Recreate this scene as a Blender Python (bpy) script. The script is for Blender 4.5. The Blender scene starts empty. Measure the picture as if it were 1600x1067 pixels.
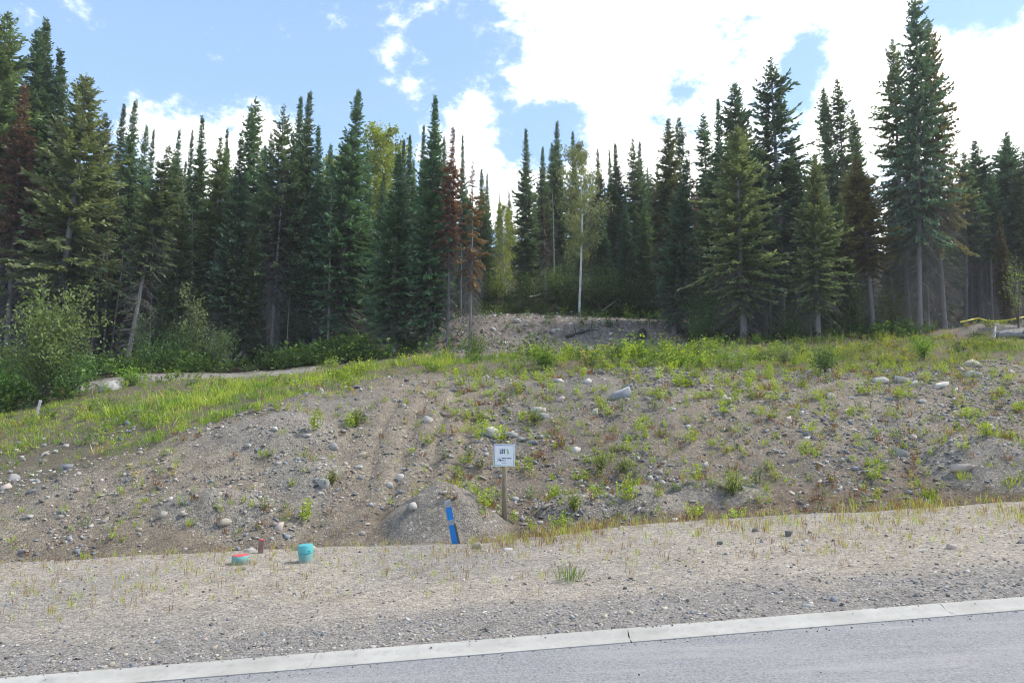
import bpy, bmesh, math, random
import numpy as np
from mathutils import Vector, Matrix

random.seed(7)
rng = np.random.default_rng(7)
SC = bpy.context.scene
COL = SC.collection

# ------------------------------------------------------------------ camera
CAM_H = 2.2                      # eye height over the road under the camera
PITCH = math.radians(8.0)
FPX = 1067.0                     # focal length in photo pixels (24 mm on 36 mm)
cp, sp = math.cos(PITCH), math.sin(PITCH)
cam_d = bpy.data.cameras.new('camera')
cam_d.lens = 24.0; cam_d.sensor_width = 36.0; cam_d.clip_end = 5000; cam_d.clip_start = 0.05
cam = bpy.data.objects.new('camera', cam_d); COL.objects.link(cam)
cam.location = (0, 0, CAM_H); cam.rotation_euler = (math.pi / 2 + PITCH, 0, 0)
SC.camera = cam

# ------------------------------------------------------------------ light
SUN_AZ, SUN_EL = math.radians(84), math.radians(50)      # azimuth from +Y towards +X
world = bpy.data.worlds.new('World'); SC.world = world; world.use_nodes = True
SC.view_settings.view_transform = 'Standard'; SC.view_settings.look = 'None'
SC.view_settings.exposure = 1.0; SC.view_settings.gamma = 1.0
SC.view_settings.use_curve_mapping = False
sun_d = bpy.data.lights.new('sun', 'SUN'); sun_d.energy = 2.9; sun_d.angle = math.radians(8)
sun_d.color = (1.0, 0.93, 0.82)
sun = bpy.data.objects.new('sun', sun_d); COL.objects.link(sun)
sdir = Vector((math.sin(SUN_AZ) * math.cos(SUN_EL), math.cos(SUN_AZ) * math.cos(SUN_EL), math.sin(SUN_EL)))
sun.rotation_euler = sdir.to_track_quat('Z', 'Y').to_euler()


def pix_dir(px, py):
    a = (px - 800.0) / FPX; v = (533.5 - py) / FPX
    return np.array((a, cp - v * sp, sp + v * cp))


def unit(v):
    return v / np.linalg.norm(v)


def build_world():
    nt = world.node_tree; N = nt.nodes; L = nt.links
    N.clear()
    out = N.new('ShaderNodeOutputWorld'); bg = N.new('ShaderNodeBackground'); bg.inputs['Strength'].default_value = 0.12
    L.new(bg.outputs[0], out.inputs[0])
    sky = N.new('ShaderNodeTexSky'); sky.sky_type = 'NISHITA'; sky.sun_disc = False
    sky.sun_elevation = SUN_EL; sky.sun_rotation = SUN_AZ; sky.altitude = 1500
    sky.air_density = 1.0; sky.dust_density = 0.6; sky.ozone_density = 1.2
    tc = N.new('ShaderNodeTexCoord')
    geo = tc.outputs['Generated']

    def math_(op, a, b=None, c=None):
        n = N.new('ShaderNodeMath'); n.operation = op
        for k, v in enumerate((a, b, c)):
            if v is None: continue
            if isinstance(v, (int, float)): n.inputs[k].default_value = v
            else: L.new(v, n.inputs[k])
        return n.outputs[0]

    def vmath(op, a, b):
        n = N.new('ShaderNodeVectorMath'); n.operation = op
        for k, v in enumerate((a, b)):
            if isinstance(v, (tuple, list)): n.inputs[k].default_value = v
            elif v is not None: L.new(v, n.inputs[k])
        return n
    # cloud banks: centre (as a direction), half width, half height; positive = cloud, negative = clear sky
    banks = [(1035, 40, 250, 150), (1250, 0, 330, 190), (1500, 200, 330, 260), (1090, 225, 190, 110),
             (790, 285, 130, 90), (320, 255, 105, 68), (412, 222, 58, 52), (744, 178, 38, 40), (612, 110, 16, 25),
             (645, 145, 30, 30), (1700, 60, 250, 200), (930, 110, 150, 80)]
    holes = [(300, 0, 620, 190), (600, 90, 190, 120), (1250, 126, 25, 50), (1060, 142, 22, 12), (1480, 12, 40, 22), (1548, 8, 55, 26), (850, 205, 62, 40)]

    def field(px, py, rx, ry):
        c = unit(pix_dir(px, py))
        sx, sz = FPX / rx, FPX / ry
        k = 1.0 / np.linalg.norm(pix_dir(px, py))
        d = vmath('SUBTRACT', geo, tuple(c))
        m = vmath('MULTIPLY', d.outputs[0], (sx / k * 0.96, 1.2, sz / k * 0.96))
        ln = vmath('LENGTH', m.outputs[0], None)
        return math_('MULTIPLY', math_('MAXIMUM', math_('SUBTRACT', 1.0, ln.outputs['Value']), -1.5), min(1.0, math.sqrt(rx * ry) / 95.0))
    big = N.new('ShaderNodeTexNoise'); big.inputs['Scale'].default_value = 2.2; big.inputs['Detail'].default_value = 3
    L.new(vmath('ADD', geo, (3.1, 1.7, 0.4)).outputs[0], big.inputs['Vector'])
    far = math_('MULTIPLY_ADD', big.outputs['Fac'], 3.2, -1.75)       # scattered cloud everywhere else
    acc = far
    for h in holes[:2]:
        acc = math_('MINIMUM', acc, math_('MULTIPLY', field(*h), -2.4))
    for b in banks:
        acc = math_('MAXIMUM', acc, field(*b))
    for h in holes[2:]:
        acc = math_('MINIMUM', acc, math_('MULTIPLY', field(*h), -1.6))
    nz = N.new('ShaderNodeTexNoise'); nz.inputs['Scale'].default_value = 9.0; nz.inputs['Detail'].default_value = 9
    nz.inputs['Roughness'].default_value = 0.62; nz.inputs['Distortion'].default_value = 0.35
    mp = vmath('MULTIPLY', geo, (1.0, 1.0, 1.5)); L.new(mp.outputs[0], nz.inputs['Vector'])
    nf = N.new('ShaderNodeTexNoise'); nf.inputs['Scale'].default_value = 34.0; nf.inputs['Detail'].default_value = 7; nf.inputs['Roughness'].default_value = 0.65
    L.new(mp.outputs[0], nf.inputs['Vector'])
    dens = math_('ADD', acc, math_('MULTIPLY_ADD', nz.outputs['Fac'], 1.7, -0.85))
    dens = math_('ADD', dens, math_('MULTIPLY_ADD', nf.outputs['Fac'], 1.0, -0.5))
    mr = N.new('ShaderNodeMapRange'); mr.interpolation_type = 'SMOOTHSTEP'
    mr.inputs['From Min'].default_value = -0.12; mr.inputs['From Max'].default_value = 0.55
    L.new(dens, mr.inputs['Value'])
    # thin veil that pales the blue towards the horizon
    sep = N.new('ShaderNodeSeparateXYZ'); L.new(geo, sep.inputs[0])
    veil = N.new('ShaderNodeMapRange'); veil.inputs['From Min'].default_value = 0.0; veil.inputs['From Max'].default_value = 0.75
    veil.inputs['To Min'].default_value = 0.55; veil.inputs['To Max'].default_value = 0.28
    L.new(sep.outputs['Z'], veil.inputs['Value'])
    mix0 = N.new('ShaderNodeMix'); mix0.data_type = 'RGBA'
    L.new(veil.outputs[0], mix0.inputs['Factor']); L.new(sky.outputs[0], mix0.inputs['A']); mix0.inputs['B'].default_value = (2.9, 4.5, 6.9, 1)
    # cloud body: brighter where thick noise is high, greyer in the folds
    shade = N.new('ShaderNodeMix'); shade.data_type = 'RGBA'
    shade.inputs['A'].default_value = (8.5, 8.6, 8.8, 1); shade.inputs['B'].default_value = (14.5, 14.3, 14.0, 1)
    L.new(mr.outputs[0], shade.inputs['Factor'])
    mix = N.new('ShaderNodeMix'); mix.data_type = 'RGBA'
    L.new(mr.outputs[0], mix.inputs['Factor']); L.new(mix0.outputs['Result'], mix.inputs['A']); L.new(shade.outputs['Result'], mix.inputs['B'])
    L.new(mix.outputs['Result'], bg.inputs['Color'])


build_world()
SC.cycles.use_denoising = True
SC.cycles.max_bounces = 7; SC.cycles.diffuse_bounces = 4; SC.cycles.transmission_bounces = 4; SC.cycles.glossy_bounces = 2
SC.render.film_transparent = False
SC.cycles.filter_width = 1.05

# ------------------------------------------------------------------ helpers


def _h(ix, iy, seed):
    n = (ix.astype(np.int64) * 374761393 + iy.astype(np.int64) * 668265263 + seed * 144664441) & 0xFFFFFFFF
    n = ((n ^ (n >> 13)) * 1274126177) & 0xFFFFFFFF
    n = ((n ^ (n >> 16)) * 2246822519) & 0xFFFFFFFF
    return ((n ^ (n >> 15)) & 0xFFFFFF) / float(0xFFFFFF)


def vnoise(x, y, seed=0):
    x = np.asarray(x, float); y = np.asarray(y, float)
    ix, iy = np.floor(x), np.floor(y); fx, fy = x - ix, y - iy
    fx = fx * fx * (3 - 2 * fx); fy = fy * fy * (3 - 2 * fy)
    a = _h(ix, iy, seed); b = _h(ix + 1, iy, seed); c = _h(ix, iy + 1, seed); d = _h(ix + 1, iy + 1, seed)
    return (a * (1 - fx) + b * fx) * (1 - fy) + (c * (1 - fx) + d * fx) * fy


def fbm(x, y, seed=0, oct=4, gain=0.5):
    s = 0; a = 1; t = 0
    for i in range(oct):
        s = s + a * (vnoise(np.asarray(x) * 2 ** i + i * 17.3, np.asarray(y) * 2 ** i - i * 9.1, seed + i) - 0.5) * 2
        t += a; a *= gain
    return s / t


def sstep(a, b, x):
    w = np.clip((x - a) / (b - a), 0, 1)
    return w * w * (3 - 2 * w)


def make_mesh(name, V, F, mat=None, col=None, smooth=False):
    """V (n,3); F = array (m,k) or list of such arrays; col (n,3) point colours"""
    if not isinstance(F, list): F = [F]
    F = [np.asarray(f, np.int32) for f in F if len(f)]
    me = bpy.data.meshes.new(name)
    V = np.asarray(V, np.float32)
    me.vertices.add(len(V)); me.vertices.foreach_set('co', V.ravel())
    idx = np.concatenate([f.ravel() for f in F])
    tot = np.concatenate([np.full(len(f), f.shape[1], np.int32) for f in F])
    start = np.concatenate(([0], np.cumsum(tot)[:-1])).astype(np.int32)
    me.loops.add(len(idx)); me.loops.foreach_set('vertex_index', idx)
    me.polygons.add(len(tot)); me.polygons.foreach_set('loop_start', start)
    if smooth: me.polygons.foreach_set('use_smooth', np.ones(len(tot), bool))
    if col is not None:
        at = me.color_attributes.new('Col', 'FLOAT_COLOR', 'POINT')
        c4 = np.ones((len(V), 4), np.float32); c4[:, :np.shape(col)[1]] = col
        at.data.foreach_set('color', c4.ravel())
    me.update(calc_edges=True)
    if mat: me.materials.append(mat)
    return me


class Acc:
    """collects verts, faces and colours of ONE piece"""
    def __init__(s): s.V = []; s.Q = []; s.T = []; s.C = []; s.n = 0
    def add(s, V, Q=None, T=None, C=(1, 1, 1)):
        V = np.asarray(V, float)
        s.V.append(V)
        C = np.asarray(C, float)
        s.C.append(np.broadcast_to(C, V.shape) if C.ndim == 1 else C)
        if Q is not None and len(Q): s.Q.append(np.asarray(Q) + s.n)
        if T is not None and len(T): s.T.append(np.asarray(T) + s.n)
        s.n += len(V)
    def arrays(s):
        F = []
        if s.Q: F.append(np.concatenate(s.Q))
        if s.T: F.append(np.concatenate(s.T))
        return np.concatenate(s.V), F, np.concatenate(s.C)
    def mesh(s, name, mat, smooth=False):
        V, F, C = s.arrays()
        return make_mesh(name, V, F, mat, C, smooth)


def link(name, me, parent=None, loc=None):
    o = bpy.data.objects.new(name, me); COL.objects.link(o)
    if parent is not None: o.parent = parent
    if loc is not None: o.location = loc
    return o


def tag(o, label=None, cat=None, group=None, kind=None):
    if label: o['label'] = label
    if cat: o['category'] = cat
    if group: o['group'] = group
    if kind: o['kind'] = kind
    return o


def empty(name, loc=(0, 0, 0), rz=0.0):
    o = bpy.data.objects.new(name, None); COL.objects.link(o)
    o.location = loc; o.rotation_euler = (0, 0, rz); o.empty_display_size = 0.2
    return o


def norm(a):
    return a / (np.linalg.norm(a, axis=-1, keepdims=True) + 1e-9)


def tube(acc, pts, rad, n=6, C=(1, 1, 1), cap=True):
    pts = np.asarray(pts, float); rad = np.asarray(rad, float)
    m = len(pts)
    tg = norm(np.gradient(pts, axis=0))
    ref = np.array((0.31, 0.95, 0.05)) if abs(tg[0][2]) > 0.7 else np.array((0.05, 0.1, 1.0))
    a = norm(np.cross(tg, ref)); b = np.cross(tg, a)
    th = np.arange(n) * 2 * math.pi / n
    V = pts[:, None, :] + rad[:, None, None] * (a[:, None, :] * np.cos(th)[None, :, None] + b[:, None, :] * np.sin(th)[None, :, None])
    V = V.reshape(-1, 3)
    i = np.arange(m - 1)[:, None] * n; j = np.arange(n)[None, :]; k = (j + 1) % n
    Q = np.stack([i + j, i + k, i + n + k, i + n + j], -1).reshape(-1, 4)
    T = None
    if cap:
        V = np.vstack([V, pts[0], pts[-1]]); c0, c1 = m * n, m * n + 1
        jj = np.arange(n)
        T = np.vstack([np.stack([np.full(n, c0), (jj + 1) % n, jj], -1), np.stack([np.full(n, c1), (m - 1) * n + jj, (m - 1) * n + (jj + 1) % n], -1)])
    acc.add(V, Q, T, C)


def kites(acc, p, d, up, l, w, C):
    """flat leaf/needle-spray shapes: base p, direction d, normal hint up"""
    d = norm(d); s = norm(np.cross(d, up))
    l = np.asarray(l)[:, None]; w = np.asarray(w)[:, None]
    m = len(p)
    V = np.empty((m, 4, 3))
    V[:, 0] = p; V[:, 1] = p + d * l * 0.5 + s * w * 0.5; V[:, 2] = p + d * l; V[:, 3] = p + d * l * 0.5 - s * w * 0.5
    Q = np.arange(m * 4).reshape(m, 4)
    acc.add(V.reshape(-1, 3), Q, None, np.repeat(np.broadcast_to(C, (m, 3)), 4, axis=0))


def box_acc(acc, c, size, R=None, C=(1, 1, 1)):
    sx, sy, sz = [v / 2 for v in size]
    V = np.array([(x, y, z) for x in (-sx, sx) for y in (-sy, sy) for z in (-sz, sz)])
    if R is not None: V = V @ np.array(R).T
    V = V + np.array(c)
    Q = [(0, 1, 3, 2), (4, 6, 7, 5), (0, 4, 5, 1), (2, 3, 7, 6), (0, 2, 6, 4), (1, 5, 7, 3)]
    acc.add(V, Q, None, C)


# ------------------------------------------------------------------ materials


class NT:
    def __init__(s, name):
        s.m = bpy.data.materials.new(name); s.m.use_nodes = True
        s.t = s.m.node_tree; s.N = s.t.nodes; s.L = s.t.links
        s.N.clear(); s.out = s.N.new('ShaderNodeOutputMaterial')
    def new(s, t, **kw):
        n = s.N.new('ShaderNode' + t)
        for k, v in kw.items():
            if hasattr(n, k) and k not in ('Scale',): setattr(n, k, v)
        return n
    def put(s, sock, v):
        if isinstance(v, bpy.types.NodeSocket): s.L.new(v, sock)
        else: sock.default_value = v
    def noise(s, scale, detail=4, rough=0.55, vec=None, dist=0.0):
        n = s.N.new('ShaderNodeTexNoise'); n.inputs['Scale'].default_value = scale; n.inputs['Detail'].default_value = detail
        n.inputs['Roughness'].default_value = rough; n.inputs['Distortion'].default_value = dist
        if vec is not None: s.L.new(vec, n.inputs['Vector'])
        return n.outputs['Fac']
    def mix(s, f, a, b, blend='MIX'):
        n = s.N.new('ShaderNodeMix'); n.data_type = 'RGBA'; n.blend_type = blend
        s.put(n.inputs['Factor'], f); s.put(n.inputs['A'], a); s.put(n.inputs['B'], b)
        return n.outputs['Result']
    def ramp(s, v, lo, hi, a=0.0, b=1.0):
        n = s.N.new('ShaderNodeMapRange'); n.inputs['From Min'].default_value = lo; n.inputs['From Max'].default_value = hi
        n.inputs['To Min'].default_value = a; n.inputs['To Max'].default_value = b
        s.L.new(v, n.inputs['Value']); return n.outputs[0]
    def coord(s, which='Object'):
        return s.N.new('ShaderNodeTexCoord').outputs[which]
    def pos(s):
        return s.N.new('ShaderNodeNewGeometry').outputs['Position']
    def attr(s, name='Col'):
        n = s.N.new('ShaderNodeAttribute'); n.attribute_name = name; return n.outputs['Color']
    def obcol(s):
        return s.N.new('ShaderNodeObjectInfo').outputs['Color']
    def bump(s, h, strength=0.5, dist=0.02):
        n = s.N.new('ShaderNodeBump'); n.inputs['Strength'].default_value = strength; n.inputs['Distance'].default_value = dist
        s.L.new(h, n.inputs['Height']); return n.outputs[0]
    def principled(s, col, rough=0.8, normal=None, spec=0.3, metal=0.0):
        p = s.N.new('ShaderNodeBsdfPrincipled')
        s.put(p.inputs['Base Color'], col); s.put(p.inputs['Roughness'], rough)
        p.inputs['Specular IOR Level'].default_value = spec; p.inputs['Metallic'].default_value = metal
        if normal is not None: s.L.new(normal, p.inputs['Normal'])
        s.L.new(p.outputs[0], s.out.inputs[0]); return p


def rgba(c): return (c[0], c[1], c[2], 1.0)


def leaf_material(name, trans=0.35, rough=0.6, gloss=0.06):
    t = NT(name)
    c = t.mix(1.0, t.attr(), t.obcol(), 'MULTIPLY')
    d = t.N.new('ShaderNodeBsdfDiffuse'); t.L.new(c, d.inputs['Color'])
    tr = t.N.new('ShaderNodeBsdfTranslucent')
    c2 = t.mix(1.0, c, (1.25, 1.2, 0.55, 1), 'MULTIPLY'); t.L.new(c2, tr.inputs['Color'])
    m = t.N.new('ShaderNodeMixShader'); m.inputs[0].default_value = trans
    t.L.new(d.outputs[0], m.inputs[1]); t.L.new(tr.outputs[0], m.inputs[2])
    g = t.N.new('ShaderNodeBsdfGlossy'); g.inputs['Roughness'].default_value = rough; g.inputs['Color'].default_value = (.8, .85, .9, 1)
    m2 = t.N.new('ShaderNodeMixShader'); m2.inputs[0].default_value = gloss
    t.L.new(m.outputs[0], m2.inputs[1]); t.L.new(g.outputs[0], m2.inputs[2])
    t.L.new(m2.outputs[0], t.out.inputs[0])
    return t.m


M = {}
M['needle'] = leaf_material('needle', 0.28, 0.5, 0.03)
M['leaf'] = leaf_material('leaf', 0.38, 0.6, 0.02)
M['grass'] = leaf_material('grass_blade', 0.42, 0.5, 0.03)


def bark_material(name, scale=6.0):
    t = NT(name)
    v = t.coord('Object')
    mp = t.N.new('ShaderNodeMapping'); mp.inputs['Scale'].default_value = (3, 3, .6); t.L.new(v, mp.inputs[0])
    n = t.noise(scale, 6, .65, mp.outputs[0]); n2 = t.noise(1.4, 3, .5, v)
    c = t.mix(1.0, t.attr(), t.obcol(), 'MULTIPLY')
    c = t.mix(t.ramp(n, .3, .7, .55, 0.0), c, (.03, .027, .025, 1))
    c = t.mix(t.ramp(n2, .52, .72, 0, .5), c, (.16, .17, .14, 1))
    t.principled(c, .9, t.bump(n, .9, .04), .15)
    return t.m


M['bark'] = bark_material('bark')


def rock_material():
    t = NT('rock')
    v = t.coord('Object')
    n = t.noise(3.0, 6, .6, v, .4); n2 = t.noise(26.0, 3, .6, v)
    c = t.obcol()
    c = t.mix(t.ramp(n, .35, .7, 0, .45), c, t.mix(1.0, c, (.55, .55, .58, 1), 'MULTIPLY'))
    c = t.mix(t.ramp(n2, .4, .75, 0, .4), c, (.5, .47, .42, 1))
    t.principled(c, .85, t.bump(n2, .5, .02), .25)
    return t.m


M['rock'] = rock_material()


def simple(name, col, rough=.7, nscale=20, namt=.25, spec=.3, bumpd=.0, dark=(.1, .09, .08)):
    t = NT(name)
    n = t.noise(nscale, 5, .6, t.coord('Object'))
    c = t.mix(t.ramp(n, .42, .75, 0, namt), rgba(col), rgba(dark))
    t.principled(c, rough, t.bump(n, .4, bumpd) if bumpd else None, spec)
    return t.m


# ------------------------------------------------------------------ terrain
ALPHA = math.radians(6.3); ca, sa = math.cos(ALPHA), math.sin(ALPHA)
GRADE = 0.045                                            # the road climbs to the right
T_GUT, T_KERB = 7.27, 7.62                               # asphalt edge and back of the kerb, metres across the road


def st(x, y): return x * ca + y * sa, -x * sa + y * ca
def xy(s, t): return s * ca - t * sa, s * sa + t * ca
def U(px): return math.tan(math.atan((px - 800) / FPX) + ALPHA)      # bearing across the slope that a photo column looks along
def road_z(s): return GRADE * 160 * np.tanh(np.asarray(s) / 160.0)


COLS = [0, 200, 400, 600, 700, 800, 900, 1000, 1100, 1200, 1400, 1600]
# (rows, depths) of ground break lines seen at those columns
LINES = [
    ([880, 869, 858, 852, 850, 845, 832, 819, 812, 806, 797, 783], [13.0, 13.2, 13.5, 13.8, 13.9, 14.0, 14.1, 14.3, 14.4, 14.6, 14.9, 15.2]),
    ([770, 722, 642, 585, 585, 588, 583, 578, 580, 584, 578, 560], [17.4, 18.6, 21.5, 25.0, 25.6, 26.0, 26.2, 26.4, 26.4, 26.2, 26.6, 27.0]),
    ([690, 640, 612, 574, 570, 566, 563, 562, 563, 566, 562, 545], [24, 25, 27, 29.5, 30, 30, 30, 30, 30.5, 30.5, 31, 32]),
    ([640, 593, 590, 568, 560, 556, 555, 555, 551, 548, 545, 537], [34, 36, 36, 36, 36, 36, 36, 36, 36, 36, 36, 37]),
    ([620, 584, 583, 560, 552, 549, 549, 549, 538, 531, 527, 522], [39, 40, 40.5, 41, 41, 41, 41, 41, 41, 41, 42, 43]),
    ([594, 577, 572, 543, 498, 495, 498, 502, 510, 520, 515, 509], [44, 45, 46, 47, 48, 48, 48, 48, 48, 48, 48, 49]),
    ([572, 552, 525, 505, 489, 490, 495, 499, 503, 508, 504, 500], [54, 54, 54, 55, 55, 55, 55, 55, 55, 55, 55, 56]),
    ([552, 530, 480, 478, 476, 468, 466, 488, 494, 496, 494, 492], [64, 64, 64, 63, 63, 62, 62, 63, 64, 64, 64, 64]),
    ([500, 480, 440, 438, 436, 440, 440, 444, 448, 450, 455, 458], [90] * 12),
    ([440, 420, 385, 380, 380, 385, 385, 388, 392, 395, 400, 405], [150] * 12),
]
UG = np.linspace(-0.95, 0.95, 381)


def _tables():
    T, O = [], []
    T.append(np.full_like(UG, T_KERB)); O.append(np.full_like(UG, 0.035))
    ker = np.exp(-np.linspace(-2, 2, 31) ** 2); ker /= ker.sum()
    for rows, deps in LINES:
        us, ts, os_ = [], [], []
        for px, py, y in zip(COLS, rows, deps):
            d = pix_dir(px, py); k = y / d[1]; x = d[0] * k; z = CAM_H + d[2] * k
            s, t = st(x, y)
            us.append(s / t); ts.append(t); os_.append(z - road_z(s))
        sm = lambda a: np.convolve(np.pad(a, 15, mode='edge'), ker, 'valid')
        T.append(sm(np.interp(UG, us, ts))); O.append(sm(np.interp(UG, us, os_)))
    # the shallow ditch behind the verge
    t1, o1 = T[1], O[1]
    T.insert(2, t1 + 1.25); O.insert(2, o1 - 0.34)
    T.append(np.full_like(UG, 900.0)); O.append(O[-1] + 2.0)
    return T, O


TT, OO = _tables()


def lookup(u, tab): return np.interp(u, UG, tab)


def zone(x, y):
    """running position across the break lines: 0 kerb, 1 verge edge, 2 ditch, 3 bank crest, 4 .. beyond"""
    s, t = st(x, y); u = s / np.maximum(t, 1.0)
    q = np.zeros_like(t)
    for i in range(len(TT) - 1):
        a, b = lookup(u, TT[i]), lookup(u, TT[i + 1])
        q += np.clip((t - a) / (b - a), 0, 1)
    return q, u, s, t


def px_of(x, y, z):
    f = y * cp + (z - CAM_H) * sp
    return 800 + FPX * x / f, 533.5 - FPX * (-y * sp + (z - CAM_H) * cp) / f


MOUNDS = []   # (x, y, height, rx, ry)


def ground_z(x, y, detail=True):
    x = np.asarray(x, float); y = np.asarray(y, float)
    s, t = st(x, y); u = s / np.maximum(t, 1.0)
    o = lookup(u, OO[0]).copy() if np.ndim(u) else lookup(u, OO[0])
    q = np.zeros_like(t)
    for i in range(len(TT) - 1):
        a, b = lookup(u, TT[i]), lookup(u, TT[i + 1])
        w = np.clip((t - a) / (b - a), 0, 1)
        q = q + w
        if 1 <= i <= 8: w = 0.6 * w + 0.4 * w * w * (3 - 2 * w)
        o = o + (lookup(u, OO[i + 1]) - lookup(u, OO[i])) * w
    z = road_z(s) + o
    z = np.where(t < T_KERB, road_z(s) + np.interp(t, [T_KERB - .17, T_KERB - .03, T_KERB], [-.1, -.0, .035]), z)
    if detail:
        verge = sstep(T_KERB, T_KERB + .6, t)
        bank = sstep(1.0, 1.6, q) * (1 - sstep(3.0, 3.3, q))
        far = sstep(4.5, 6.0, q)
        up = sstep(5.0, 5.5, q) * (1 - sstep(8.0, 8.4, q))
        z = z + verge * (1 - sstep(8, 9, q)) * (.030 * fbm(s * .9, t * .9, 3, 3) + .012 * fbm(s * 4, t * 4, 5, 3))
        z = z + bank * (.20 * fbm(s * .33, t * .33, 11, 3) + .07 * fbm(s * 1.1, t * 1.0, 12, 3) + .075 * fbm(s * 2.6, t * 2.2, 13, 4, .6))
        # rills washed down the middle of the bank
        rl = bank * np.exp(-((u - U(655)) / .11) ** 2) * sstep(2.0, 2.15, q) * (1 - sstep(2.62, 2.9, q))
        for mx, my, mh, rx, ry in MOUNDS: rl = rl * sstep(.8, 1.4, ((x - mx) / rx) ** 2 + ((y - my) / ry) ** 2)
        wob = s * 1.25 - (t - 18) * .22 + .35 * fbm(s * .4, t * .5, 21, 2)
        z = z - rl * .17 * (1 - np.abs(2 * (wob - np.floor(wob)) - 1)) ** 2.2
        rl2 = bank * sstep(U(820), U(980), u) * sstep(2.0, 2.1, q) * (1 - sstep(2.5, 2.8, q))
        wob = s * .8 + (t - 18) * .12 + .4 * fbm(s * .3, t * .4, 22, 2)
        z = z - rl2 * .05 * (1 - np.abs(2 * (wob - np.floor(wob)) - 1)) ** 2
        z = z + far * .25 * fbm(s * .25, t * .25, 31, 3) * (1 - .6 * up) + up * (.12 * fbm(s * 1.0, t * 1.2, 32, 3) + .05 * fbm(s * 3, t * 3, 33, 2))
        for mx, my, mh, rx, ry in MOUNDS:
            r = np.sqrt(((x - mx) / rx) ** 2 + ((y - my) / ry) ** 2)
            near = r < 1.7
            if not np.any(near): continue
            xn, yn = x[near], y[near]
            rn = r[near] * (1 + .26 * fbm(xn * 1.1, yn * 1.1, 41, 3))
            z[near] += mh * np.clip(1 - rn ** 1.6, 0, 1) * (1 + .22 * fbm(xn * 2.4, yn * 2.4, 43, 4, .6))
    return z


def at(px, py, y0=6.0, y1=140.0):
    d = pix_dir(px, py)
    ys = np.concatenate([np.arange(y0, 40, .04), np.arange(40, y1, .1)])
    xs = ys * d[0] / d[1]; zs = CAM_H + ys * d[2] / d[1]
    g0 = ground_z(xs, ys, False); h0 = np.nonzero(zs <= g0 + .1)[0]
    if len(h0):                                         # look closely only round the rough hit
        w = (ys > ys[h0[0]] - 9) & (ys < ys[h0[0]] + 7); xs, ys, zs = xs[w], ys[w], zs[w]
    g = ground_z(xs, ys)
    hit = np.nonzero(zs <= g)[0]
    i = hit[0] if len(hit) else len(ys) - 1
    return np.array((xs[i], ys[i], g[i]))


def gz(x, y): return float(ground_z(np.array([x]), np.array([y]))[0])


# low heaps of washed-out sand at the foot of the bank
for px, py, mh, rx, ry in ((696, 837, .95, 1.5, 1.2), (905, 812, .42, 1.1, .7), (1005, 796, .45, 1.2, .7), (1130, 785, .32, 1.4, .8), (1556, 524, .8, 3.8, 2.2),
                           (1570, 745, .75, 2.0, 1.5), (430, 690, .4, 1.6, 1.2), (330, 815, .45, 1.5, .8), (470, 760, .3, 1.0, .8)):
    p = at(px, py)
    MOUNDS.append((p[0], p[1] + .35, mh, rx, ry))


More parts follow.
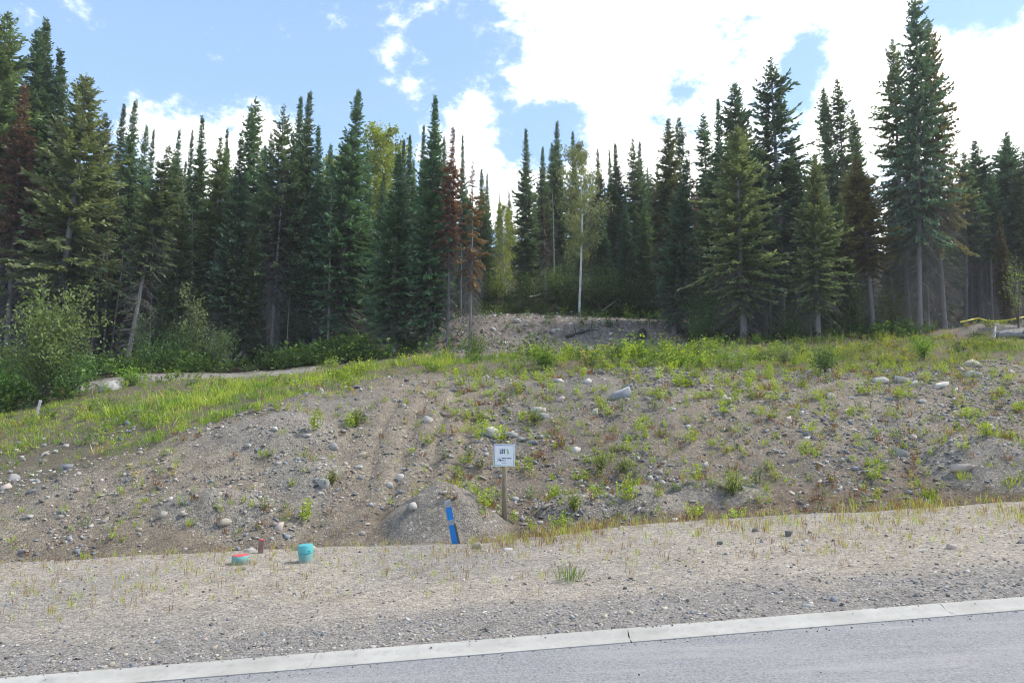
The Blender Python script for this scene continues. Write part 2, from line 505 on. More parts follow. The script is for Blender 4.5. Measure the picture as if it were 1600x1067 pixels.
def gravel_ground():
    fs = np.arange(-17, 17.001, .1)
    out = []; v = .1; a = 17.0
    while a < 900: v *= 1.085; a += v; out.append(a)
    S = np.concatenate([-np.array(out[::-1]), fs, np.array(out)])
    T = list(np.linspace(-300, -3, 8)) + list(np.linspace(-2, 7.2, 6)) + [T_KERB - .17, T_KERB - .1, T_KERB - .03, T_KERB]
    a = T_KERB + .08; v = .1
    while a < 30: T.append(a); a += .1
    while a < 72: T.append(a); v *= 1.02; a += v
    while a < 900: T.append(a); v *= 1.16; a += v
    T = np.array(T)
    SS, TG = np.meshgrid(S, T)
    X, Y = xy(SS, TG)
    Z = ground_z(X, Y)
    x, y = X.ravel(), Y.ravel()
    q, u, s, t = zone(x, y)
    n1 = fbm(s * .35, t * .35, 51, 4); n2 = fbm(s * 1.6, t * 1.6, 52, 4); n3 = fbm(s * 5, t * 5, 53, 3)
    def mixc(a, b, w): return a * (1 - w[:, None]) + np.array(b)[None, :] * w[:, None]
    c = np.tile(np.array((.385, .342, .285)), (len(x), 1))                     # pale verge
    c = mixc(c, (.295, .275, .245), sstep(-.1, .7, n1) * .8)
    c = mixc(c, (.315, .28, .215), sstep(.1, .6, n2) * .5)
    edge = 1 - sstep(.7, 1.7, (t - T_KERB) + .9 * n1 + .6 * n2)
    c = mixc(c, (.235, .225, .215), edge * .7)                                  # road gravel along the kerb
    bank = sstep(1.05, 1.5, q + .1 * n2)
    cb = np.tile(np.array((.236, .203, .160)), (len(x), 1))
    cb = mixc(cb, (.210, .193, .165), sstep(-.2, .5, n1))
    cb = mixc(cb, (.295, .262, .205), sstep(.05, .5, n2) * .6)
    damp = np.exp(-((u - U(900)) / .17) ** 2) * (1 - sstep(2.5, 2.8, q)) + .8 * np.exp(-((u - U(1330)) / .25) ** 2) * (1 - sstep(2.2, 2.5, q))
    cb = mixc(cb, (.175, .135, .102), np.clip(damp, 0, 1) * sstep(-.5, .35, n2) * .75)
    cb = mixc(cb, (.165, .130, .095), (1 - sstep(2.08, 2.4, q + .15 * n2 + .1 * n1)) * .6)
    cb = mixc(cb, (.17, .15, .125), sstep(.15, .55, fbm(s * .22 + 5, t * .5, 57, 4)) * .5)
    c = c * (1 - bank[:, None]) + cb * bank[:, None]
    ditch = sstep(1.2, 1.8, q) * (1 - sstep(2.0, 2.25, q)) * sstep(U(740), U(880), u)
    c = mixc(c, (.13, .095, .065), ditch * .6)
    mnd = np.zeros_like(x)
    for mx, my, mh, rx, ry in MOUNDS:
        mnd = np.maximum(mnd, np.clip(1.15 - (((x - mx) / rx) ** 2 + ((y - my) / ry) ** 2), 0, 1))
    c = mixc(c, (.255, .232, .198), sstep(.12, .4, mnd) * .9)
    soil = sstep(2.85, 3.1, q + .12 * n2)
    c = mixc(c, (.145, .125, .085), soil * .85)
    croad = sstep(4.75, 4.95, q) * (1 - sstep(5.5, 5.9, q)) * (1 - sstep(U(470), U(540), u))
    upbank = sstep(5.05, 5.4, q) * (1 - sstep(7.6, 8.1, q + .1 * n2)) * sstep(U(585), U(640), u + .03 * n2) * (1 - sstep(U(1040), U(1090), u + .03 * n2))
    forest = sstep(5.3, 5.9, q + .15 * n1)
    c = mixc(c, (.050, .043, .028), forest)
    c = mixc(c, (.27, .25, .225), croad * .95)
    cu = np.where((n3 > 0)[:, None], np.array((.215, .19, .165)), np.array((.165, .14, .118)))
    c = c * (1 - upbank[:, None]) + cu * upbank[:, None]
    mx, my, mh, rx, ry = MOUNDS[4]
    c = mixc(c, (.25, .23, .205), sstep(0, .5, 1.3 - (((x - mx) / rx) ** 2 + ((y - my) / ry) ** 2)) * .9)
    rt = sstep(6.4, 6.9, q) * (1 - sstep(7.6, 8, q)) * sstep(U(1440), U(1500), u)
    c = mixc(c, (.2, .185, .165), rt)
    for px, py, rr in ((455, 548, .9), (436, 556, .7), (1480, 522, .9), (446, 566, .6)):
        p = at(px, py)
        c = mixc(c, (.27, .105, .045), np.exp(-((x - p[0]) ** 2 + ((y - p[1]) / 1.6) ** 2) / rr ** 2) * sstep(-.5, .2, n3 + n2) * .9)
    c *= (1 + .16 * n3)[:, None]
    nr, nc = len(T), len(S)
    i = np.arange(nr - 1)[:, None] * nc; j = np.arange(nc - 1)[None, :]
    Q = np.stack([i + j, i + j + 1, i + nc + j + 1, i + nc + j], -1).reshape(-1, 4)
    t_ = NT('stony_ground')
    P = t_.pos()
    a = t_.attr()
    nf = t_.noise(34.0, 4, .7, P); nm = t_.noise(7.0, 5, .65, P)
    vo = t_.N.new('ShaderNodeTexVoronoi'); vo.inputs['Scale'].default_value = 26.0; t_.L.new(P, vo.inputs['Vector'])
    vd = vo.outputs['Distance']
    sepc = t_.N.new('ShaderNodeSeparateColor'); t_.L.new(vo.outputs['Color'], sepc.inputs[0])
    peb = t_.mix(t_.ramp(sepc.outputs[0], .45, .75), t_.mix(1., a, (.55, .56, .6, 1), 'MULTIPLY'), t_.mix(1., a, (1.5, 1.5, 1.5, 1), 'MULTIPLY'))
    col = t_.mix(t_.ramp(sepc.outputs[1], .4, .42, 0, .75), a, peb)
    col = t_.mix(t_.ramp(nf, .3, .7, .5, 0), col, t_.mix(1., a, (.6, .59, .58, 1), 'MULTIPLY'))
    col = t_.mix(t_.ramp(nm, .45, .8, 0, .5), col, t_.mix(1., a, (1.3, 1.27, 1.2, 1), 'MULTIPLY'))
    vb = t_.N.new('ShaderNodeTexVoronoi'); vb.inputs['Scale'].default_value = 9.0; t_.L.new(P, vb.inputs['Vector'])
    sb = t_.N.new('ShaderNodeSeparateColor'); t_.L.new(vb.outputs['Color'], sb.inputs[0])
    inner = t_.ramp(vb.outputs['Distance'], .30, .36, 1, 0)
    pick = t_.N.new('ShaderNodeMath'); pick.operation = 'MULTIPLY'; t_.L.new(inner, pick.inputs[0]); t_.L.new(t_.ramp(sb.outputs[1], .62, .66, 0, .85), pick.inputs[1])
    al = t_.N.new('ShaderNodeAttribute'); al.attribute_name = 'Col'
    pk = t_.N.new('ShaderNodeMath'); pk.operation = 'MULTIPLY'; t_.L.new(pick.outputs[0], pk.inputs[0]); t_.L.new(al.outputs['Alpha'], pk.inputs[1])
    big = t_.mix(t_.ramp(sb.outputs[0], .4, .6), t_.mix(1., a, (.5, .5, .54, 1), 'MULTIPLY'), t_.mix(1., a, (1.65, 1.62, 1.6, 1), 'MULTIPLY'))
    col = t_.mix(pk.outputs[0], col, big)
    hsum = t_.N.new('ShaderNodeMath'); hsum.operation = 'ADD'; t_.L.new(nf, hsum.inputs[0])
    hm = t_.N.new('ShaderNodeMath'); hm.operation = 'MULTIPLY'; t_.L.new(vd, hm.inputs[0]); hm.inputs[1].default_value = -.7
    t_.L.new(hm.outputs[0], hsum.inputs[1])
    t_.principled(col, .95, t_.bump(hsum.outputs[0], .9, .045), .1)
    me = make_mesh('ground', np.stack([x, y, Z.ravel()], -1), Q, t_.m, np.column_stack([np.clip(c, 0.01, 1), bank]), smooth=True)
    o = link('ground', me)
    tag(o, kind='structure')
    return o


gravel_ground()

# ------------------------------------------------------------------ road and kerb


def build_road():
    t_ = NT('asphalt')
    P = t_.pos()
    n1 = t_.noise(45, 6, .75, P); n2 = t_.noise(.8, 5, .6, P); n3 = t_.noise(7, 6, .7, P)
    mp = t_.N.new('ShaderNodeMapping'); mp.inputs['Scale'].default_value = (.25, 2.2, 1); mp.inputs['Rotation'].default_value = (0, 0, -ALPHA)
    t_.L.new(P, mp.inputs[0]); n4 = t_.noise(1.6, 5, .6, mp.outputs[0])
    c = t_.mix(t_.ramp(n1, .3, .7), (.135, .134, .139, 1), (.290, .287, .292, 1))
    vo = t_.N.new('ShaderNodeTexVoronoi'); vo.inputs['Scale'].default_value = 55.0; t_.L.new(P, vo.inputs['Vector'])
    sc_ = t_.N.new('ShaderNodeSeparateColor'); t_.L.new(vo.outputs['Color'], sc_.inputs[0])
    c = t_.mix(t_.ramp(sc_.outputs[0], .78, .84, 0, .35), c, (.36, .355, .36, 1)); c = t_.mix(t_.ramp(sc_.outputs[1], .84, .9, 0, .45), c, (.08, .08, .085, 1))
    c = t_.mix(t_.ramp(n4, .5, .72, 0, .6), c, (.33, .315, .30, 1))
    c = t_.mix(t_.ramp(n3, .55, .8, 0, .4), c, (.16, .16, .17, 1))
    c = t_.mix(t_.ramp(n2, .4, .75, 0, .3), c, (.29, .285, .285, 1))
    t_.principled(c, .85, t_.bump(n1, .6, .012), .25)
    S = np.concatenate([np.linspace(-400, -25, 20), np.linspace(-20, 20, 41), np.linspace(25, 400, 20)])
    T = np.array([-1.2, 1.5, 4.2, T_GUT + .01])
    SS, TG = np.meshgrid(S, T); X, Y = xy(SS, TG)
    Z = road_z(SS)
    V = np.stack([X.ravel(), Y.ravel(), Z.ravel()], -1); nc = len(S)
    i = np.arange(len(T) - 1)[:, None] * nc; j = np.arange(nc - 1)[None, :]
    Q = np.stack([i + j, i + j + 1, i + nc + j + 1, i + nc + j], -1).reshape(-1, 4)
    tag(link('road', make_mesh('road', V, Q, t_.m)), kind='structure')

    k = NT('kerb_concrete')
    P = k.pos()
    n1 = k.noise(1.3, 6, .65, P); n2 = k.noise(60, 3, .6, P); n3 = k.noise(11, 4, .6, P)
    c = k.mix(k.ramp(n1, .35, .7), (.31, .298, .27, 1), (.42, .408, .38, 1))
    c = k.mix(k.ramp(n2, .4, .8, 0, .3), c, (.30, .29, .27, 1))
    c = k.mix(k.ramp(n3, .52, .75, 0, .55), c, (.24, .23, .21, 1))
    k.principled(c, .85, k.bump(n2, .35, .006), .25)
    # joints where the photograph shows them, then on at the same spacing
    js = []
    for px, py in ((484, 1016), (962, 980), (1388, 948)):
        d = pix_dir(px, py); kk = (CAM_H - .08) / -d[2]
        js.append(st(d[0] * kk, d[1] * kk)[0])
    js = sorted(js); step = (js[-1] - js[0]) / 2
    cuts = [js[0] - step * n for n in range(14, 0, -1)] + js + [js[-1] + step * n for n in range(1, 15)]
    w = T_KERB - T_GUT
    prof = [(0.0, -.25), (0.0, .010), (.006, .014), (.10, .010), (.16, .011), (.195, .017), (.225, .036), (.255, .052), (.285, .058), (w - .012, .058), (w, .050), (w, -.25)]
    root = empty('kerb'); tag(root, kind='structure')
    for a, b in zip(cuts[:-1], cuts[1:]):
        ss = np.linspace(a + .004, b - .004, 7)
        V = []
        for kk, s in enumerate(ss):
            for tt, zz in prof:
                skew = .05 * tt / w     # the cut runs a little askew
                if kk not in (0, len(ss) - 1): pass
                X, Y = xy(s + skew + .004 * math.sin(tt * 31 + a) * (kk in (0, 6)), T_GUT + tt)
                V.append((X, Y, float(road_z(s)) + zz))
        n = len(prof); Q = []; m = len(ss)
        for r in range(m - 1):
            for q in range(n - 1):
                Q.append((r * n + q, (r + 1) * n + q, (r + 1) * n + q + 1, r * n + q + 1))
        V = V + V[:n] + V[(m - 1) * n:]
        me = make_mesh('kerb_section', V, [np.array(Q), np.array([list(range(m * n, m * n + n)), list(range(m * n + n, m * n + 2 * n))[::-1]])], k.m)
        me.polygons.foreach_set('use_smooth', np.array([True] * len(Q) + [False] * 2)); me.set_sharp_from_angle(angle=math.radians(40))
        link('kerb_section', me, root)


build_road()
# ------------------------------------------------------------------ trees
Z3 = np.array((0., 0., 1.))


def trunk_mesh(name, H, r0, seed, bend=.25, n=9, col=(.20, .19, .185), top=.012, flare=1.35):
    r = np.random.default_rng(seed)
    k = np.linspace(0, 1, 16)
    ph = r.uniform(0, 6.28, 2)
    pts = np.stack([bend * np.sin(k * 2.6 + ph[0]) * k, bend * np.sin(k * 3.1 + ph[1]) * k, -.5 + k * (H + .5)], -1)
    rad = r0 * (1 - k) ** .85 + top
    rad[0] *= flare; rad[1] *= 1.05
    a = Acc(); tube(a, pts, rad, n, col)
    return a.mesh(name, M['bark'], True), pts


def conifer(seed, H=20., R=2.0, base=.06, shape=.8, gap=.34, per=7, droop=.30, ang=(38, -12), ragged=.25, sparse=0.0,
            spray=1.0, r0=.24, dead=0.0, deadcol=(.16, .15, .145), c0=(1, 1, 1), bottom=.35, thin_top=0.0, tuft=1.0, spike=.16, barkc=(.20, .19, .185)):
    """one native conifer: trunk, crown of needle sprays, dead lower branches"""
    r = np.random.default_rng(seed)
    tm, tp = trunk_mesh('trunk', H, r0, seed, .22, col=barkc)
    ax = lambda h: np.array((np.interp(h, tp[:, 2], tp[:, 0]), np.interp(h, tp[:, 2], tp[:, 1]), h))
    cr, wood = Acc(), Acc()
    h0 = H * base
    h = h0
    az = 0.
    ph = r.uniform(0, 6.28)
    while h < H - .12:
        f = (h - h0) / (H - h0)
        prof = (1 - f) ** shape * (bottom + (1 - bottom) * min(1, f / .22)) * (1 - spike * min(1, max(0, (f - .55) / .35))) + .03
        lump = 1 + ragged * .6 * math.sin(h * 1.7 + ph) * math.sin(h * .63 + ph * 2)
        nb = max(4, int(round(per * (.62 + .38 * (1 - f)))))
        for b in range(nb):
            az += 2.399 + r.normal(0, .35)
            if r.random() < sparse * (1 + thin_top * f): continue
            L = R * prof * lump * (1 + ragged * r.normal(0, .55))
            L = max(.16, L)
            e = math.radians(ang[0] * f + ang[1] * (1 - f) + r.normal(0, 7))
            hd = np.array((math.cos(az), math.sin(az), 0.)); sd = np.array((-hd[1], hd[0], 0.))
            p0 = ax(h + r.uniform(-.15, .15))
            n = int(max(5, L / (.085 / spray)))
            sv = np.linspace(.14 if L > .8 else .05, 1, n)
            curve = L * (math.sin(e) * sv - droop * (1 - .6 * f) * sv ** 2 + droop * .55 * sv ** 4)
            sp_ = p0 + hd * (L * sv * math.cos(e))[:, None] + Z3 * curve[:, None] + sd * (L * .06 * r.normal() * sv ** 2)[:, None]
            tg = norm(np.gradient(sp_, axis=0))
            sl = min(.60, .34 * L + .14) * tuft
            tone = r.uniform(.72, 1.2)
            for sgn in (-1., 1.):
                m = n
                d = tg * r.uniform(.45, .9, (m, 1)) + sd * sgn * r.uniform(.6, 1.0, (m, 1)) + Z3 * r.uniform(-.42, .10, (m, 1))
                l = sl * (1.05 - .62 * sv) * r.uniform(.6, 1.25, m)
                up = Z3 + r.normal(0, .45, (m, 3))
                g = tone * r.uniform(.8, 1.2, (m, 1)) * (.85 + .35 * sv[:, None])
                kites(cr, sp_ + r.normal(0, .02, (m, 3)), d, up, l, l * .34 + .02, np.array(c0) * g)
            m = max(2, n // 2)
            ii = r.integers(0, n, m)
            d = tg[ii] + Z3 * r.uniform(-.7, .35, (m, 1)) + r.normal(0, .25, (m, 3))
            l = sl * .8 * r.uniform(.6, 1.2, m)
            kites(cr, sp_[ii], d, sd + r.normal(0, .6, (m, 3)), l, l * .34 + .02, np.array(c0) * tone * r.uniform(.75, 1.15, (m, 1)))
            if L > .7:
                kk = np.linspace(0, n - 1, 4).astype(int)
                tube(wood, np.vstack([p0, sp_[kk]]), np.array([.022, .018, .014, .009, .004]) * (.6 + L * .25), 3, deadcol, cap=False)
        h += gap * (1.1 - .62 * f) * r.uniform(.75, 1.3)
    # leader
    m = 14
    p = np.stack([np.full(m, tp[-1, 0]), np.full(m, tp[-1, 1]), np.linspace(H - .7, H + .05, m)], -1)
    aa = np.arange(m) * 2.4
    kites(cr, p, np.stack([np.cos(aa) * .5, np.sin(aa) * .5, np.full(m, .8)], -1), r.normal(0, 1, (m, 3)), np.full(m, .2), np.full(m, .06), np.array(c0))
    dd = Acc()
    if dead > 0:
        nn = int(H * dead * 11)
        for b in range(nn):
            hh = r.uniform(.04 * H, H * min(.95, base + .22))
            a_ = r.uniform(0, 6.28); L = r.uniform(.5, 1.0) * R * (.55 + .45 * min(1, hh / (base * H + 1)))
            hd = np.array((math.cos(a_), math.sin(a_), 0.)); sv = np.linspace(0, 1, 5)
            e = r.uniform(-.35, .25)
            P = ax(hh) + hd * (L * sv)[:, None] + Z3 * (L * (e * sv - .45 * sv ** 2))[:, None]
            tube(dd, P, np.linspace(.018, .005, 5), 3, deadcol, cap=False)
            sd = np.array((-hd[1], hd[0], 0.))
            for q in range(7):
                i0 = r.uniform(.25, .95); pb = P[0] + hd * L * i0 + Z3 * L * (e * i0 - .45 * i0 ** 2)
                d = hd * .5 + sd * r.uniform(-1, 1) + Z3 * r.uniform(-1.1, -.1)
                l = r.uniform(.15, .5) * L
                tube(dd, np.stack([pb, pb + d * l * .55, pb + d * l + Z3 * -.1 * l]), np.array([.008, .006, .003]), 3, deadcol, cap=False)
    V, F, C = wood.arrays() if wood.n else (np.zeros((0, 3)), [], np.zeros((0, 3)))
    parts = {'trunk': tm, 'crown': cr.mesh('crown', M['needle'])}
    if wood.n:
        if dd.n:
            V2, F2, C2 = dd.arrays()
            wood.add(V2, F2[0], None, C2)
        parts['branches'] = wood.mesh('branches', M['bark'])
    return {'H': H, 'parts': parts}


def broadleaf(seed, H=14., R=2.0, base=.4, leaves=4200, ls=.16, trunkc=(.55, .54, .50), r0=.13, limbs=34, slim=1.0, ang=.75):
    r = np.random.default_rng(seed)
    tm, tp = trunk_mesh('trunk', H * .97, r0, seed, .35, col=trunkc)
    ax = lambda h: np.array((np.interp(h, tp[:, 2], tp[:, 0]), np.interp(h, tp[:, 2], tp[:, 1]), h))
    lb, lv = Acc(), Acc()
    cent = []
    for k in range(limbs):
        h = H * (base + (1 - base) * ((k + .5) / limbs) * .97)
        f = (h / H - base) / (1 - base)
        a = k * 2.4 + r.normal(0, .4)
        L = R * (math.sin(math.pi * min(1, .18 + f * .80)) ** .7) * r.uniform(.6, 1.15) + .15
        sv = np.linspace(0, 1, 6)
        d = np.array((math.cos(a), math.sin(a), 0.))
        P = ax(h) + d * (L * sv)[:, None] + Z3 * (L * (ang * sv - .25 * sv ** 2))[:, None] + r.normal(0, .05, (6, 3)) * sv[:, None]
        tube(lb, P, np.linspace(.04, .006, 6) * (1.2 - .6 * f), 4, np.array(trunkc) * .7, cap=False)
        nl = leaves // limbs
        t = r.uniform(.25, 1.08, nl)
        pp = np.stack([np.interp(t, sv, P[:, i]) for i in range(3)], -1) + r.normal(0, 1, (nl, 3)) * (.10 + .17 * L * t)[:, None] * np.array((1, 1, .8))
        dr = r.normal(0, 1, (nl, 3)) + np.array((0, 0, -.5))
        tone = r.uniform(.75, 1.2)
        kites(lv, pp, dr, r.normal(0, 1, (nl, 3)) + Z3 * .7, r.uniform(.7, 1.25, nl) * ls, r.uniform(.6, .8, nl) * ls, np.ones(3) * tone * r.uniform(.7, 1.3, (nl, 1)))
    return {'H': H, 'parts': {'trunk': tm, 'crown': lv.mesh('crown', M['leaf']), 'branches': lb.mesh('branches', M['bark'], True)}}


def snag(seed, H=16., r0=.13, twigs=60, col=(.20, .19, .185)):
    r = np.random.default_rng(seed)
    tm, tp = trunk_mesh('trunk', H, r0, seed, .2, col=col, top=.02)
    dd = Acc()
    for b in range(twigs):
        hh = r.uniform(.12, .98) * H; a_ = r.uniform(0, 6.28); L = r.uniform(.3, 1.3) * (1.1 - .6 * hh / H)
        hd = np.array((math.cos(a_), math.sin(a_), 0.)); sv = np.linspace(0, 1, 5)
        base = np.array((np.interp(hh, tp[:, 2], tp[:, 0]), np.interp(hh, tp[:, 2], tp[:, 1]), hh))
        P = base + hd * (L * sv)[:, None] + Z3 * (L * (.1 * sv - .55 * sv ** 2))[:, None]
        tube(dd, P, np.linspace(.015, .004, 5), 3, np.array(col) * .9, cap=False)
        for q in range(4):
            pb = P[r.integers(1, 5)]; d = r.normal(0, 1, 3) * np.array((1, 1, .5)) + Z3 * -.5
            tube(dd, np.stack([pb, pb + d * .2 * L, pb + d * .35 * L + Z3 * -.1]), np.array([.007, .005, .003]), 3, np.array(col) * .9, cap=False)
    return {'H': H, 'parts': {'trunk': tm, 'branches': dd.mesh('branches', M['bark'])}}


PROTO = {
    'fir1': conifer(1, 20, 2.15, .04, .78, .33, 9, .26, (40, -14), .22, dead=.35),
    'fir2': conifer(2, 20, 2.4, .07, .74, .35, 9, .30, (38, -16), .26, dead=.5),
    'fir3': conifer(3, 20, 2.05, .04, .86, .32, 9, .24, (42, -12), .30, dead=.3),
    'fir4': conifer(4, 20, 2.35, .18, .72, .36, 8, .30, (36, -15), .32, sparse=.06, dead=.7),
    'spruce1': conifer(11, 20, 3.4, .17, .66, .40, 8, .34, (34, -14), .30, dead=.5, r0=.27),
    'spruce2': conifer(12, 20, 3.7, .15, .62, .42, 8, .38, (34, -18), .34, sparse=.04, dead=.7, r0=.28),
    'high1': conifer(21, 20, 2.3, .34, .66, .36, 8, .30, (36, -16), .32, sparse=.06, dead=1.3, r0=.20),
    'high2': conifer(22, 20, 2.1, .42, .62, .36, 8, .32, (34, -14), .35, sparse=.08, dead=1.2, r0=.18),
    'giant1': conifer(31, 26, 4.0, .27, .74, .40, 8, .34, (30, -12), .40, sparse=.10, dead=1.0, r0=.32, bottom=.75),
    'giant2': conifer(32, 26, 3.8, .30, .70, .42, 8, .36, (30, -14), .42, sparse=.12, dead=1.5, r0=.31, bottom=.8),
    'ragged1': conifer(41, 20, 3.0, .20, .70, .40, 8, .34, (32, -12), .45, sparse=.12, thin_top=1.8, dead=.8, r0=.25),
    'spire1': conifer(51, 20, 1.25, .22, .45, .38, 7, .30, (36, -16), .40, sparse=.12, dead=.8, r0=.17),
    'dead1': conifer(61, 20, 1.35, .28, .65, .36, 7, .42, (26, -24), .40, sparse=.14, dead=2.2, r0=.19, tuft=.8),
    'dead3': conifer(63, 20, 1.5, .36, .60, .30, 8, .40, (28, -22), .35, sparse=.05, dead=1.6, r0=.19, tuft=.9),
    'dead2': conifer(62, 20, 2.2, .32, .62, .5, 6, .40, (26, -20), .5, sparse=.34, dead=1.6, r0=.19),
    'aspen1': broadleaf(71, 14, 2.3, .32, 9500, .17),
    'aspen2': broadleaf(72, 14, 2.3, .22, 8000, .18, trunkc=(.35, .34, .30), limbs=44),
    'poplar1': broadleaf(73, 14, 2.2, .15, 9000, .24, trunkc=(.3, .29, .26), limbs=48, ang=1.2),
    'snag1': snag(81), 'snag2': snag(82, 16, .11, 90, (.17, .165, .16)),
}
DARK = (.100, .172, .092); DEEP = (.086, .158, .096); MID = (.120, .195, .085); OLIVE = (.175, .225, .105); PALE = (.150, .215, .098); BLUEG = (.100, .170, .110)
YELLOW = (.23, .29, .055); ASPEN = (.23, .29, .125); RED = (.14, .085, .055); BROWN = (.17, .115, .05); DULL = (.140, .168, .078); ORANGE = (.185, .175, .072)


def place_tree(kind, name, x, y, h, wf=1.0, col=DARK, lean=(0, 0), label=None, cat='tree', group=None, rz=None, bark=(1, 1, 1)):
    p = PROTO[kind]
    k = h / p['H']
    root = empty(name, (x, y, gz(x, y) - .05))
    root.rotation_euler = (lean[1], lean[0], random.uniform(0, 6.28) if rz is None else rz)
    # lean is applied about world axes after the spin
    root.rotation_euler = (Matrix.Rotation(lean[0], 3, 'Y') @ Matrix.Rotation(lean[1], 3, 'X') @ Matrix.Rotation(random.uniform(0, 6.28), 3, 'Z')).to_euler()
    root.scale = (k * wf, k * wf, k)
    for pn, me in p['parts'].items():
        o = bpy.data.objects.new(pn, me); COL.objects.link(o); o.parent = root
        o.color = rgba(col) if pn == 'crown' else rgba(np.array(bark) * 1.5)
        if pn != 'trunk': o['kind'] = 'stuff'
    tag(root, label, cat, group)
    return root


def tree_px(kind, px, row, y, wf=1.0, col=DARK, label=None, base=None, name='fir_tree', group='conifers of the forest edge', cat='tree', bark=(1, 1, 1)):
    if px < 600 and y < 48: y = 45.5 + (y - 38) * .55          # the left stand grows behind the lane and its shrubs
    d = pix_dir(px, row); k = y / d[1]; xt = d[0] * k; zt = CAM_H + d[2] * k
    x = xt
    if base is not None:
        for _ in range(4):
            z = gz(x, y); x = (base - 800) / FPX * (y * cp + (z - CAM_H) * sp)
    z = gz(x, y); h = zt - z
    ln = math.atan2(xt - x, h)
    return place_tree(kind, name, x, y, h / max(.2, math.cos(ln)), wf, col, (ln, random.uniform(-.02, .02)), label, cat, group, bark=bark)


